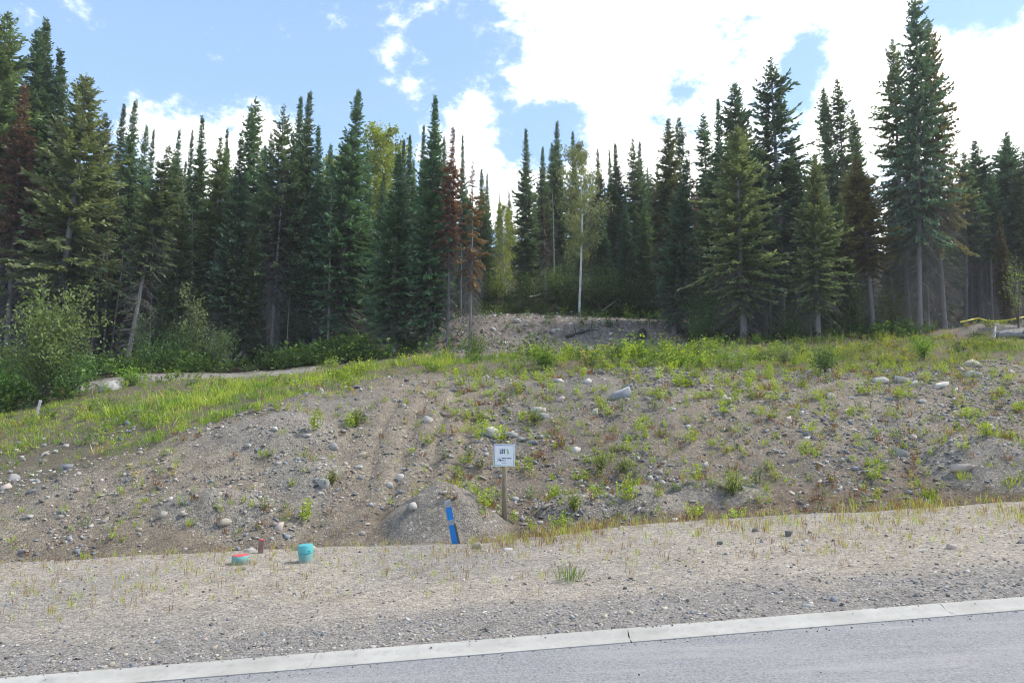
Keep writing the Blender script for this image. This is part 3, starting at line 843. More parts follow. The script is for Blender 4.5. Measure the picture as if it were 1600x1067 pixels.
G1 = 'conifers of the forest edge'
TREES = [
    # left cluster
    ('spruce1', 8, 20, 41, 1.0, MID, 'tall green spruce cut off by the left edge of the picture', -22, 'spruce_tree'),
    ('fir2', 46, 40, 43, 1.15, DARK, 'tall dark fir, lower left one of the twin tops near the left edge', 30, 'fir_tree'),
    ('fir1', 68, 24, 44, 1.15, DARK, 'tall dark fir, higher right one of the twin tops near the left edge', 62, 'fir_tree'),
    ('dead3', 40, 130, 38.4, 1.0, (.13, .088, .062), 'dead fir with rust-red needles in front of the tall twin firs', 8, 'dead_fir'),
    ('fir3', 91, 80, 45, 1.2, DARK, 'slim dark fir directly right of the tall twin firs', 88, 'fir_tree'),
    ('spruce2', 133, 112, 38, .95, OLIVE, 'big spruce with pale olive drooping boughs and leaning grey trunk', 78, 'spruce_tree'),
    ('spruce1', 166, 178, 46, .7, DULL, 'olive-topped spruce just right of the big drooping spruce', None, 'spruce_tree'),
    ('fir3', 186, 160, 56, .9, DARK, 'thin spire fir left of the sharp dark spire over the left forest', None, 'fir_tree'),
    ('fir1', 211, 155, 54, 1.0, DARK, 'sharp dark spire fir standing clear over the left forest', None, 'fir_tree'),
    ('fir2', 229, 195, 58, .8, DARK, 'narrow fir top at the left end of the low white cloud', None, 'fir_tree'),
    ('fir3', 241, 203, 60, .8, DEEP, 'narrow fir top second from the left end of the low white cloud', None, 'fir_tree'),
    ('high2', 262, 228, 38.5, 1.1, DULL, 'leaning fir with olive crown and long bare grey leaning trunk', 196, 'fir_tree'),
    ('fir2', 281, 262, 43, 1.0, PALE, 'bright green young fir right of the leaning bare trunk', 272, 'fir_tree'),
    ('fir1', 283, 203, 57, .9, DARK, 'dark fir behind the bright green young fir', None, 'fir_tree'),
    ('fir3', 300, 205, 60, .8, DARK, 'thin dark fir left of the tall spire below the cloud', None, 'fir_tree'),
    ('fir1', 316, 181, 52, 1.0, DARK, 'tall dark spire fir in front of the left part of the low cloud', None, 'fir_tree'),
    ('fir4', 343, 214, 50, 1.15, MID, 'mid green bushy fir with a bare lower trunk above the rounded bush', 333, 'fir_tree'),
    ('fir3', 356, 200, 58, .8, DARK, 'thin spire fir behind the mid green bushy fir', None, 'fir_tree'),
    ('fir1', 377, 212, 48, 1.1, DEEP, 'dense dark fir with boughs down to the shrubs', None, 'fir_tree'),
    ('spire1', 398, 163, 56, 1.1, DARK, 'left of two tall sparse spires before the low cloud', None, 'fir_tree'),
    ('spire1', 408, 155, 57, 1.1, DARK, 'right of two tall sparse spires before the low cloud', None, 'fir_tree'),
    ('fir4', 427, 205, 50, 1.0, DARK, 'dark fir beside the dark leafless trunk', None, 'fir_tree'),
    ('ragged1', 449, 168, 49, .85, DARK, 'ragged dark fir with an uneven top by the tall pair', None, 'fir_tree'),
    ('dead1', 440, 260, 42.5, 1.0, (.05, .05, .042), 'dark dead fir with thin pale trunk and hanging twigs', 424, 'dead_fir'),
    ('fir2', 462, 207, 45, 1.0, MID, 'green fir in front of the tall dark pair', 466, 'fir_tree'),
    ('fir3', 472, 150, 51, 1.0, DARK, 'left and lower of the tall dark pair beside the deep blue gap', None, 'fir_tree'),
    ('fir1', 485, 140, 50, 1.05, DARK, 'right and higher of the tall dark pair beside the deep blue gap', None, 'fir_tree'),
    ('fir3', 500, 195, 46, 1.05, DEEP, 'dark fir with dense skirt right of the tall pair', 492, 'fir_tree'),
    ('fir2', 512, 222, 50, .9, DARK, 'dark fir between the tall pair and the lone spire', None, 'fir_tree'),
    ('fir2', 556, 141, 44, 1.15, DARK, 'tall lone spire fir standing clear before blue sky left of the poplar', 528, 'fir_tree'),
    ('fir1', 574, 222, 55, .8, DARK, 'thin fir behind the tall lone spire', None, 'fir_tree'),
    ('poplar1', 592, 208, 66, 1.1, YELLOW, 'sunlit yellow-green poplar rising behind the dark firs', None, 'poplar_tree'),
    ('poplar1', 530, 250, 68, .9, YELLOW, 'yellow-green poplar glimpsed left of the lone spire', None, 'poplar_tree'),
    ('fir2', 619, 238, 43, 1.35, DARK, 'broad dark fir with skirts to the ground below the poplar', 613, 'fir_tree'),
    ('fir3', 632, 216, 52, .9, DARK, 'left of two thin dark spires beside the broad fir', None, 'fir_tree'),
    ('fir1', 640, 210, 53, .9, DARK, 'right of two thin dark spires beside the broad fir', None, 'fir_tree'),
    ('fir2', 600, 285, 47, 1.0, DEEP, 'short dark fir tucked beneath the poplar', None, 'fir_tree'),
    ('fir3', 664, 197, 54, .8, DARK, 'thin fir close behind the tall fir in the middle', None, 'fir_tree'),
    ('fir1', 681, 150, 43, 1.15, DARK, 'tall dark spire fir left of the rust-red dead fir', 669, 'fir_tree'),
    ('fir2', 697, 214, 58, .8, BLUEG, 'bluish fir between the tall spire and the rust-red fir', None, 'fir_tree'),
    ('dead3', 709, 197, 42.4, .8, (.165, .098, .062), 'rust-red dead fir in the middle with grey bare lower trunk', 700, 'dead_fir'),
    ('fir3', 722, 213, 60, .8, BLUEG, 'bluish fir right behind the rust-red fir', None, 'fir_tree'),
    ('dead2', 741, 250, 42, .75, BROWN, 'thin dying fir with brown needles and long bare trunk', 733, 'dead_fir'),
    ('fir2', 752, 262, 60, .9, MID, 'dark fir at the left side of the forest gap', None, 'fir_tree'),
    ('fir1', 762, 268, 66, .8, DARK, 'thin fir edging the forest gap on its left', None, 'fir_tree'),
    ('aspen2', 784, 318, 60, .8, YELLOW, 'yellow-green aspen standing in the forest gap', 792, 'aspen_tree'),
    ('fir1', 781, 300, 118, .9, DARK, 'left of two far fir tops seen through the gap', None, 'fir_tree'),
    ('fir2', 796, 296, 122, .9, DARK, 'right of two far fir tops seen through the gap', None, 'fir_tree'),
    # middle right
    ('fir3', 820, 203, 64, 1.1, DARK, 'tall dark spire at the right side of the forest gap', None, 'fir_tree'),
    ('fir1', 849, 228, 66, 1.0, DARK, 'dark fir between the gap spire and the next tall spire', None, 'fir_tree'),
    ('dead2', 850, 300, 62, .55, (.07, .055, .04), 'thin half-dead fir with brown tufts left of the pale aspen', 852, 'dead_fir'),
    ('fir1', 872, 192, 68, 1.1, DARK, 'tall dark spire left of the pale aspen', None, 'fir_tree'),
    ('fir2', 861, 222, 72, .9, DARK, 'thin fir close left of the spire beside the aspen', None, 'fir_tree'),
    ('fir3', 897, 208, 70, 1.0, BLUEG, 'fir top rising behind the pale aspen', None, 'fir_tree'),
    ('aspen1', 908, 228, 55, .78, ASPEN, 'pale leafy aspen with a long white trunk', 905, 'aspen_tree'),
    ('fir2', 936, 232, 68, .9, DULL, 'dull fir top directly right of the pale aspen', None, 'fir_tree'),
    ('fir1', 961, 222, 66, 1.25, DARK, 'broad dark fir right of the pale aspen', None, 'fir_tree'),
    ('fir3', 953, 236, 72, .9, DARK, 'thin fir behind the broad dark fir', None, 'fir_tree'),
    ('fir4', 988, 216, 66, 1.1, DARK, 'left of two pointed firs in the middle of the right forest', None, 'fir_tree'),
    ('fir1', 1001, 220, 68, 1.0, DARK, 'right of two pointed firs in the middle of the right forest', None, 'fir_tree'),
    ('fir1', 978, 300, 60, 1.0, DEEP, 'shorter dark fir below the two pointed firs', None, 'fir_tree'),
    ('fir2', 1006, 295, 61, 1.0, MID, 'shorter green fir below the two pointed firs', None, 'fir_tree'),
    ('fir4', 1024, 255, 66, 1.0, DULL, 'dull fir left of the high ragged pair', None, 'fir_tree'),
    ('spire1', 1058, 178, 58, 1.0, DARK, 'bare-tipped spire right of the high ragged fir', None, 'fir_tree'),
    ('fir4', 1047, 184, 55, 1.25, DULL, 'high ragged dull fir over the dark foreground trunk', None, 'fir_tree'),
    ('fir2', 1070, 248, 45, 1.15, BLUEG, 'bluish fir with layered boughs and dark trunk beside the dirt bank', 1053, 'fir_tree'),
    ('dead1', 1079, 232, 54, .8, RED, 'small rust-red dead fir behind the bluish layered fir', None, 'dead_fir'),
    ('spire1', 1100, 178, 58, 1.2, DARK, 'dark spire left of the wide pale spruce', None, 'fir_tree'),
    ('fir3', 1117, 158, 56, 1.0, DARK, 'tall dark spire touching the wide pale spruce', None, 'fir_tree'),
    ('spruce1', 1147, 133, 47, .95, BLUEG, 'tall bluish spruce behind the wide pale spruce', None, 'spruce_tree'),
    ('spruce2', 1148, 200, 41.5, 1.12, OLIVE, 'wide pale olive spruce with a stout bare lower trunk', 1163, 'spruce_tree'),
    ('ragged1', 1206, 90, 45, 1.05, BLUEG, 'tall spruce with a thin ragged bare top', 1222, 'spruce_tree'),
    ('spruce2', 1184, 220, 44, .8, BLUEG, 'bluish spruce left of the ragged-topped spruce', 1198, 'spruce_tree'),
    ('fir2', 1240, 215, 47, 1.1, DARK, 'dark fir right of the ragged-topped spruce', None, 'fir_tree'),
    ('spruce1', 1269, 246, 40.5, .95, PALE, 'fresh green layered spruce in front of the slim spires', 1279, 'spruce_tree'),
    ('spire1', 1281, 136, 58, .95, DARK, 'leftmost of three slim black spires against the white sky', None, 'fir_tree'),
    ('spire1', 1289, 142, 60, .95, DARK, 'middle of three slim black spires against the white sky', None, 'fir_tree'),
    ('spire1', 1303, 126, 58, 1.05, DARK, 'rightmost and highest of three slim black spires', None, 'fir_tree'),
    ('spire1', 1327, 168, 60, 1.0, DARK, 'left of two short spires before the giant spruces', None, 'fir_tree'),
    ('spire1', 1340, 184, 62, 1.0, DARK, 'right of two short spires before the giant spruces', None, 'fir_tree'),
    ('high1', 1340, 240, 43, 1.35, (.19, .195, .08), 'olive-brown fir with a long bare trunk by the giants', 1366, 'fir_tree'),
    ('fir4', 1320, 262, 50, 1.1, DULL, 'dull fir behind the olive-brown fir', None, 'fir_tree'),
    ('giant2', 1392, 62, 44.5, .68, PALE, 'left and shortest of the three giant spruces', 1422, 'spruce_tree'),
    ('giant1', 1428, -20, 42.5, .56, BLUEG, 'tallest giant spruce running out of the top of the picture', 1437, 'spruce_tree'),
    ('giant2', 1448, 30, 43.5, .62, ORANGE, 'right giant spruce with a brownish-orange tinge and grey dead boughs', 1477, 'spruce_tree'),
    ('spruce2', 1232, 265, 48, .95, BLUEG, 'full-skirted spruce between the ragged-topped and the fresh green spruce', None, 'spruce_tree'),
    ('spruce1', 1112, 262, 47.5, .9, MID, 'bushy spruce left of the wide pale olive spruce', None, 'spruce_tree'),
    ('fir2', 1312, 300, 46.5, 1.1, MID, 'short bushy fir right of the fresh green spruce', None, 'fir_tree'),
    ('fir2', 1186, 315, 48.5, 1.2, DARK, 'short dark fir right behind the wide pale olive spruce', None, 'fir_tree'),
    ('fir2', 1395, 290, 49, 1.2, DULL, 'short dull fir behind the left giant spruce', None, 'fir_tree'),
    ('fir1', 1090, 330, 50, 1.2, DARK, 'short dark fir behind the large dark bush', None, 'fir_tree'),
    ('fir1', 1030, 320, 60, 1.3, DARK, 'short fir behind the arching grey stems', None, 'fir_tree'),
    ('fir2', 940, 330, 61, 1.3, DEEP, 'short dark fir right behind the pale aspen trunk', None, 'fir_tree'),
    ('fir2', 455, 330, 47, 1.2, DARK, 'short dark fir beside the dark dead fir', None, 'fir_tree'),
    ('fir1', 395, 320, 48, 1.2, MID, 'short green fir left of the dark dead fir', None, 'fir_tree'),
    ('fir2', 575, 330, 47, 1.2, DARK, 'short dark fir right of the tall lone spire', None, 'fir_tree'),
    ('high2', 1511, 238, 50, 1.1, DEEP, 'dark fir with bare trunk just right of the giants', 1509, 'fir_tree'),
    ('high1', 1530, 218, 53, 1.3, DEEP, 'dense dark fir with bare trunk over the yellow tape', 1533, 'fir_tree'),
    ('high2', 1550, 262, 51, .9, DARK, 'small dark fir between the right-hand firs', 1551, 'fir_tree'),
    ('high1', 1568, 206, 54, 1.0, DEEP, 'left of two tall spires at the right edge', 1566, 'fir_tree'),
    ('high2', 1580, 209, 52, 1.2, DEEP, 'right of two tall spires at the right edge', 1588, 'fir_tree'),
    ('high1', 1600, 235, 50, 1.1, DEEP, 'dark fir cut off by the right edge of the picture', 1612, 'fir_tree'),
    ('fir2', 1562, 330, 47.5, .7, (.09, .085, .035), 'small brownish fir low in front of the right spires', 1575, 'fir_tree'),
]
rb0 = np.random.default_rng(55)
for kd, px, row, y, wf, col, lab, base, nm in TREES:
    v = rb0.uniform(.85, 1.35)
    tree_px(kd, px, row, y, wf * (.92 if kd[:3] == 'fir' else 1), (col[0] * v * rb0.uniform(.9, 1.2), col[1] * v, col[2] * v), lab, base, nm)

ORD = ['first', 'second', 'third', 'fourth', 'fifth', 'sixth', 'seventh', 'eighth', 'ninth', 'tenth', 'eleventh', 'twelfth', 'thirteenth', 'fourteenth', 'fifteenth',
       'sixteenth', 'seventeenth', 'eighteenth', 'nineteenth', 'twentieth']
ORD += ['twenty-' + o for o in ORD[:9]] + ['thirtieth'] + ['thirty-' + o for o in ORD[:9]] + ['fortieth'] + ['forty-' + o for o in ORD[:9]] + ['fiftieth']

# thin bare trunks among the firs: base pixel, row of the top, depth, top pixel
SN = [(118, 330, 42, 128), (140, 380, 41.5, 158), (160, 360, 44, 172), (232, 430, 41, 240), (172, 400, 46, 190), (448, 430, 43, 452), (512, 300, 48, 520), (538, 330, 50, 548),
      (300, 330, 50, 304), (640, 330, 46, 642), (675, 420, 42.5, 680), (720, 380, 52, 722), (803, 420, 62, 800), (865, 300, 63, 864), (1092, 380, 46, 1090), (1205, 420, 43, 1203),
      (1246, 400, 44, 1243), (1268, 430, 42, 1262), (1330, 440, 46, 1326), (1385, 400, 46, 1378), (1400, 380, 47, 1390), (1452, 380, 46, 1446), (1520, 330, 53, 1517),
      (1543, 330, 55, 1541), (1560, 350, 57, 1558), (1594, 300, 53, 1590)]
SN.sort()
for i, (b, row, y, tp_) in enumerate(SN):
    tree_px('snag1' if i % 2 else 'snag2', tp_, row, y, 1.15 if y < 47 else 1.0, DARK,
            'thin bare grey trunk with dead twigs, %s from the left along the forest edge' % ORD[i], b, 'dead_tree', 'bare thin trunks along the forest edge',
            bark=(1.15, 1.15, 1.2))

# rows of firs up the hill behind, kept under the skyline of the photograph
SKX = [-200, 0, 60, 110, 160, 215, 250, 320, 400, 440, 500, 540, 580, 640, 690, 740, 770, 800, 830, 880, 930, 1000, 1050, 1100, 1200, 1300, 1400, 1500, 1560, 1600, 1800]
SKY_ = [140, 130, 170, 200, 210, 215, 225, 225, 215, 215, 220, 235, 245, 240, 240, 265, 300, 305, 250, 240, 250, 245, 230, 220, 220, 230, 240, 255, 240, 240, 240]
back = []
rb = np.random.default_rng(99)
tries = 0
while len(back) < 150 and tries < 6000:
    tries += 1
    y = rb.uniform(48, 104); px = rb.uniform(-60, 1660)
    if 620 < px < 1080 and y < 66: continue
    if y < 54 and not px > 1120: continue
    x = (px - 800) / FPX * (y * 1.02)
    if any((x - b[0]) ** 2 + (y - b[1]) ** 2 < (1.9 if y < 70 else 2.3) ** 2 for b in back): continue
    row = np.interp(px, SKX, SKY_) + rb.uniform(8, 90)
    back.append((x, y, px, row))
back.sort(key=lambda b: b[2])
kinds = ['fir1', 'fir2', 'fir3', 'fir4', 'high1', 'spire1']
cols = [DARK, DEEP, DARK, MID, DULL, BLUEG]
side = {}
for x, y, px, row in back:
    kd = kinds[rb.integers(0, 6)]; ci = rb.integers(0, 6)
    reg = 'near the left edge' if px < 200 else 'behind the leaning bare trunk' if px < 350 else 'left of the lone spire' if px < 556 else 'between lone spire and gap' if px < 790 else 'between gap and pale spruce' if px < 1150 else 'behind the slim spires' if px < 1360 else 'near the right edge'
    side[reg] = side.get(reg, 0) + 1
    tree_px(kd, px, row, y, rb.uniform(.85, 1.15), tuple(np.array(cols[ci]) * rb.uniform(.75, 1.5) * np.array((rb.uniform(.85, 1.3), 1, rb.uniform(.8, 1.1)))),
            'dark rear fir %s, %s from the left' % (reg, ORD[min(49, side[reg] - 1)]), None, 'fir_tree', 'firs in the rear rows of the forest')

# ------------------------------------------------------------------ plants


def rot_z(V, a):
    c, s = math.cos(a), math.sin(a)
    return np.stack([V[:, 0] * c - V[:, 1] * s, V[:, 0] * s + V[:, 1] * c, V[:, 2]], -1)


def weed_acc(seed, stems=7, h=.45, leaf=.075, spread=.16, col=(1, 1, 1), tip=None, per=11):
    r = np.random.default_rng(seed); a = Acc()
    for k in range(stems):
        az = r.uniform(0, 6.28); b = np.array((math.cos(az), math.sin(az), 0)) * r.uniform(0, spread)
        hh = h * r.uniform(.55, 1.1); d = np.array((math.cos(az), math.sin(az), 0)) * r.uniform(.05, .4) * hh
        sv = np.linspace(0, 1, 4); P = b + d * (sv ** 1.5)[:, None] + Z3 * (hh * sv)[:, None]
        kites(a, P[:1], (P[-1] - P[0])[None], r.normal(0, 1, (1, 3)), [hh], [.016], np.array(col) * .8)
        t = r.uniform(.12, 1, per)
        pp = np.stack([np.interp(t, sv, P[:, i]) for i in range(3)], -1)
        an = r.uniform(0, 6.28, per)
        dd = np.stack([np.cos(an), np.sin(an), r.uniform(.1, .9, per)], -1)
        g = r.uniform(.75, 1.25, (per, 1)) * np.array(col)
        if tip is not None: g = np.where((t > .8)[:, None], np.array(tip), g)
        kites(a, pp, dd, Z3 + r.normal(0, .5, (per, 3)), leaf * r.uniform(.6, 1.3, per) * (1.25 - .5 * t), leaf * .42 * r.uniform(.7, 1.2, per), g)
    return a


def tuft_acc(seed, n=34, h=.35, spread=.10, w=.014, col=(1, 1, 1), tip=None, lean=.45):
    r = np.random.default_rng(seed); a = Acc()
    az = r.uniform(0, 6.28, n); rr = r.uniform(0, spread, n)
    p = np.stack([np.cos(az) * rr, np.sin(az) * rr, np.zeros(n)], -1)
    d = np.stack([np.cos(az) * r.uniform(0, lean, n), np.sin(az) * r.uniform(0, lean, n), np.ones(n)], -1)
    g = r.uniform(.7, 1.25, (n, 1)) * np.array(col)
    if tip is not None: g = np.where((r.random(n) < .35)[:, None], np.array(tip), g)
    kites(a, p, d, r.normal(0, 1, (n, 3)), h * r.uniform(.5, 1.15, n), np.full(n, w), g)
    return a


def bush_acc(seed, h=1.0, w=1.0, leaves=1400, leaf=.09, stems=16, col=(1, 1, 1), upright=.5, clump=.16):
    """returns leaves, stems"""
    r = np.random.default_rng(seed); lv, sm = Acc(), Acc()
    for k in range(stems):
        az = k * 2.4 + r.normal(0, .3); e = r.uniform(.1, 1) ** .7
        R = w * .5 * e; hh = h * (1 - .55 * e ** 2) * r.uniform(.7, 1.05)
        d = np.array((math.cos(az), math.sin(az), 0)); sv = np.linspace(0, 1, 6)
        P = d * (R * sv ** (1 + upright))[:, None] + Z3 * (hh * sv ** .85)[:, None] + r.normal(0, .03 * h, (6, 3)) * sv[:, None]
        P[0, 2] = -.15
        tube(sm, P, np.linspace(.022, .004, 6) * (.5 + .5 * h / 2), 4, (.14, .12, .09), cap=False)
        n = leaves // stems
        t = r.uniform(.2, 1.04, n) ** .8
        pp = np.stack([np.interp(t, sv, P[:, i]) for i in range(3)], -1) + r.normal(0, 1, (n, 3)) * (clump * w * (.35 + .65 * t))[:, None] * np.array((1, 1, .8))
        pp[:, 2] = np.maximum(pp[:, 2], .02)
        dd = r.normal(0, 1, (n, 3)) + Z3 * .3 + d * .4
        tone = r.uniform(.75, 1.2)
        kites(lv, pp, dd, r.normal(0, .8, (n, 3)) + Z3, leaf * r.uniform(.6, 1.3, n), leaf * .5 * r.uniform(.7, 1.2, n), np.array(col) * tone * r.uniform(.7, 1.3, (n, 1)))
    return lv, sm


def join_scatter(protos, pts, sc, tint, r):
    """copies of small clumps gathered into one mesh's arrays"""
    A = Acc(); m = len(pts); pick = r.integers(0, len(protos), m); sc = np.asarray(sc)
    for k, p in enumerate(protos):
        V, F, C = p.arrays(); idx = np.nonzero(pick == k)[0]
        if not len(idx): continue
        a = r.uniform(0, 6.28, len(idx)); c_, s_ = np.cos(a)[:, None], np.sin(a)[:, None]
        W = np.stack([V[None, :, 0] * c_ - V[None, :, 1] * s_, V[None, :, 0] * s_ + V[None, :, 1] * c_, np.broadcast_to(V[None, :, 2], (len(idx), len(V)))], -1)
        W = W * sc[idx][:, None, None] + pts[idx][:, None, :]
        off = (np.arange(len(idx)) * len(V))[:, None, None]
        A.add(W.reshape(-1, 3), (F[0][None] + off).reshape(-1, F[0].shape[1]), None, (C[None] * np.asarray(tint)[idx][:, None, :]).reshape(-1, 3))
    return A


def sample_ground(n, s0, s1, t0, t1, dens, r):
    s = r.uniform(s0, s1, n); t = r.uniform(t0, t1, n)
    x, y = xy(s, t); q, u, s, t = zone(x, y)
    k = r.random(n) < dens(q, u, s, t)
    x, y = x[k], y[k]
    return np.stack([x, y, ground_z(x, y)], -1), q[k], u[k], s[k], t[k]


GREEN = np.array((.130, .225, .034)); LIME = np.array((.340, .430, .052)); STRAW = np.array((.42, .35, .14)); RUST = np.array((.22, .105, .045)); GREY_G = np.array((.19, .23, .13))
DKGREEN = np.array((.045, .090, .024))


def crest_d(q, u, s, t):
    n = fbm(s * .55, t * .55, 61, 3); n2 = fbm(s * 1.8, t * 1.8, 62, 2)
    left = (u < U(560))
    lo = np.where(left, 2.97 + .10 * (1 - sstep(U(50), U(250), u)), 2.98)
    d = sstep(lo - .03, lo + .12, q + .08 * n + .05 * n2)
    hi = np.where(left, 4.97, np.where(u < U(1065), 5.02, 6.1))
    d = d * (1 - sstep(hi - .15, hi, q))
    d = d * np.where(u < U(130), .12 + .78 * sstep(3.4, 3.9, q + .4 * n), 1.0)
    return d


def crest_grass():
    r = np.random.default_rng(301)
    P, q, u, s, t = sample_ground(46000, -34, 34, 16, 45, lambda q, u, s, t: crest_d(q, u, s, t) * np.where(u < U(560), .45 + .55 * sstep(-.4, .2, fbm(s * .7, t * .7, 63, 3)), .08 + .7 * sstep(-.05, .45, fbm(s * .7, t * .7, 63, 3))), r)
    hue = fbm(s * .6, t * .6, 64, 3) + r.normal(0, .22, len(P))
    w = sstep(-.4, .5, hue)[:, None]
    tint = GREEN * (1 - w) + LIME * w
    lush = (np.exp(-((u - U(350)) / .22) ** 2))[:, None]
    tint = tint * (1 + .15 * lush)
    rt = sstep(U(1180), U(1400), u)[:, None] * (r.random((len(P), 1)) * .8 + .2)
    tint = tint * (1 - .55 * rt) + np.array((.20, .19, .075)) * .55 * rt
    dry = (r.random((len(P), 1)) < .07)
    tint = np.where(dry, STRAW * .9, tint)
    protos = [tuft_acc(310 + i, 11, .38, .17, .026, (1, 1, 1), None, .95) for i in range(5)] + [tuft_acc(316, 6, .62, .16, .012, (1, 1, 1), (1.5, 1.1, 1.3), .5)]
    hn = sstep(-.3, .5, fbm(s * .9, t * .9, 65, 3))
    sc = r.uniform(.45, 1.15, len(P)) * (.45 + .75 * hn) * np.where(u < U(560), 1 - .6 * sstep(4.2, 4.8, q), 1.0)
    A = join_scatter(protos, P, sc, tint, r)
    tag(link('grass', A.mesh('grass', M['grass'])), 'long bright green grass along the top of the bank and down its left side', 'grass', kind='stuff')


def crest_weeds():
    r = np.random.default_rng(302)
    P, q, u, s, t = sample_ground(9500, -34, 34, 16, 45, lambda q, u, s, t: crest_d(q, u, s, t) * np.where(u > U(580), .95, .55) * sstep(-.45, .2, fbm(s * .8, t * .8, 66, 3)), r)
    hue = r.random((len(P), 1)); w = np.clip(hue * 1.1 + .25 * fbm(s * .6, t * .6, 67, 2)[:, None], 0, 1)
    tint = GREEN * 1.05 * (1 - w) + LIME * 1.05 * w
    kk = r.random((len(P), 1)); tint = np.where(kk < .14, GREY_G * 1.1, np.where(kk < .22, STRAW * .85, np.where(kk < .40, np.array((.085, .15, .03)), tint)))
    protos = [weed_acc(320 + i, 6, .62, .135, .24, (1, 1, 1), None, 9) for i in range(4)] + [weed_acc(326, 6, .6, .09, .18, (1, 1, 1), (2.0, 1.5, .5), 9)]
    hn = sstep(-.2, .45, fbm(s * .7, t * .7, 72, 3))
    A = join_scatter(protos, P, r.uniform(.5, 1.2, len(P)) * (.5 + .95 * hn) * np.where(u > U(560), .85 + .3 * sstep(U(700), U(800), u) - .42 * sstep(U(1080), U(1300), u), .8), tint * (1 - sstep(U(1150), U(1400), u)[:, None] * np.array((.12, .22, .0))), r)
    tag(link('weeds', A.mesh('weeds', M['leaf'])), 'mixed yellow-green leafy weeds crowding the top of the bank', 'weeds', kind='stuff')


def undergrowth():
    r = np.random.default_rng(303)
    def d(q, u, s, t):
        n = fbm(s * .4, t * .4, 68, 3)
        a = sstep(5.75, 5.95, q) * (1 - sstep(6.7, 7.4, q)) * (1 - sstep(U(640), U(690), u)) * sstep(-.2, .2, n + .1)
        b = sstep(5.7, 6.1, q) * (1 - sstep(7.0, 8.2, q)) * sstep(U(1060), U(1110), u) * (1 - sstep(U(1440), U(1500), u)) * sstep(-.3, .1, n) * .9
        c = sstep(7.7, 8.2, q) * (1 - sstep(8.5, 9, q)) * sstep(U(730), U(780), u) * (1 - sstep(U(1020), U(1070), u)) * .9
        e = sstep(6.2, 7, q) * (1 - sstep(9, 9.6, q)) * .10
        f = sstep(5.0, 5.4, q) * (1 - sstep(6.2, 6.8, q)) * sstep(U(640), U(690), u) * (1 - sstep(U(1030), U(1060), u)) * .16 * sstep(.05, .3, n)
        g = sstep(4.0, 4.5, q) * (1 - sstep(5.9, 6.3, q)) * (1 - sstep(U(60), U(140), u)) * .9
        return np.clip(a + b + c + e + f + g, 0, 1)
    P, q, u, s, t = sample_ground(15500, -48, 48, 33, 80, d, r)
    w = r.random((len(P), 1))
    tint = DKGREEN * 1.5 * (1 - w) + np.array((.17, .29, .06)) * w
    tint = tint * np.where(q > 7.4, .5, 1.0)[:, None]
    protos = [weed_acc(330 + i, 6, .75, .21, .40, (1, 1, 1), None, 8) for i in range(4)]
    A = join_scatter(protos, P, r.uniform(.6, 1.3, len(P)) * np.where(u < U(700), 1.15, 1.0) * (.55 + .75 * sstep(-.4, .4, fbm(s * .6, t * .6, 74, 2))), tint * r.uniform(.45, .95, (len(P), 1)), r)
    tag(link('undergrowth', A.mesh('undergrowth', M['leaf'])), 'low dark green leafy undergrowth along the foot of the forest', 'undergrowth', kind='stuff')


def dry_grass():
    r = np.random.default_rng(304)
    def d(q, u, s, t):
        n = fbm(s * .8, t * .8, 69, 3); n2 = fbm(s * .3, t * .3, 70, 2)
        edge = np.exp(-((q - 1.0) / .22) ** 2) * sstep(-.5, .25, n) * (.35 + .5 * sstep(U(690), U(1000), u))
        ditch = sstep(.95, 1.3, q) * (1 - sstep(2.03, 2.12, q)) * sstep(U(740), U(860), u) * .6 * sstep(-.25, .35, n)
        verge = sstep(.2, .5, q) * (1 - sstep(1.0, 1.3, q)) * (.16 + .4 * sstep(-.1, .5, n + .5 * n2))
        bank = sstep(1.9, 2.1, q) * (1 - sstep(2.95, 3.05, q)) * (.04 + .16 * sstep(.05, .5, n))
        return np.clip(edge + ditch + verge + bank, 0, 1)
    P, q, u, s, t = sample_ground(36000, -24, 24, 8.2, 27, d, r)
    k = r.random((len(P), 1))
    tint = np.where(k < .40, np.array((.40, .315, .15)), np.where(k < .68, np.array((.25, .15, .08)), np.where(k < .86, LIME * 1.15, np.array((.42, .40, .10)))))
    protos = [tuft_acc(340 + i, 7, .21, .07, .010, (1, 1, 1), None, .45) for i in range(5)]
    ed = np.exp(-((q - 1.2) / .45) ** 2)
    A = join_scatter(protos, P, r.uniform(.4, 1.0, len(P)) * (.85 + .8 * ed * sstep(U(690), U(840), u)) , tint, r)
    tag(link('dry_grass', A.mesh('dry_grass', M['grass'])), 'thin straw-coloured and yellow-green grass over the gravel verge and ditch', 'grass', kind='stuff')




def bank_seedlings():
    r = np.random.default_rng(306)
    def d(q, u, s, t):
        n = fbm(s * .6, t * .6, 73, 3)
        return sstep(2.0, 2.08, q) * (1 - sstep(2.95, 3.1, q)) * np.where(u > U(700), .3 + .7 * sstep(-.2, .4, n), .10 + .5 * sstep(.1, .5, n))
    P, q, u, s, t = sample_ground(7000, -19, 23, 15, 27, d, r)
    k = r.random((len(P), 1))
    tint = np.where(k < .5, (LIME * .8 + GREEN * .2), np.where(k < .68, GREY_G * 1.1, np.where(k < .86, RUST * 1.05, STRAW * .9))) * r.uniform(.75, 1.2, (len(P), 1))
    protos = [weed_acc(350 + i, 4, .24, .06, .09, (1, 1, 1), None, 8) for i in range(4)] + [tuft_acc(356 + i, 14, .2, .08, .011, (1, 1, 1), None, .6) for i in range(3)]
    A = join_scatter(protos, P, r.uniform(.5, 1.4, len(P)), tint, r)
    tag(link('seedlings', A.mesh('seedlings', M['leaf'])), 'small yellow-green and rusty seedlings dotted over the stony bank', 'weeds', kind='stuff')


crest_grass(); crest_weeds(); undergrowth(); dry_grass(); bank_seedlings()

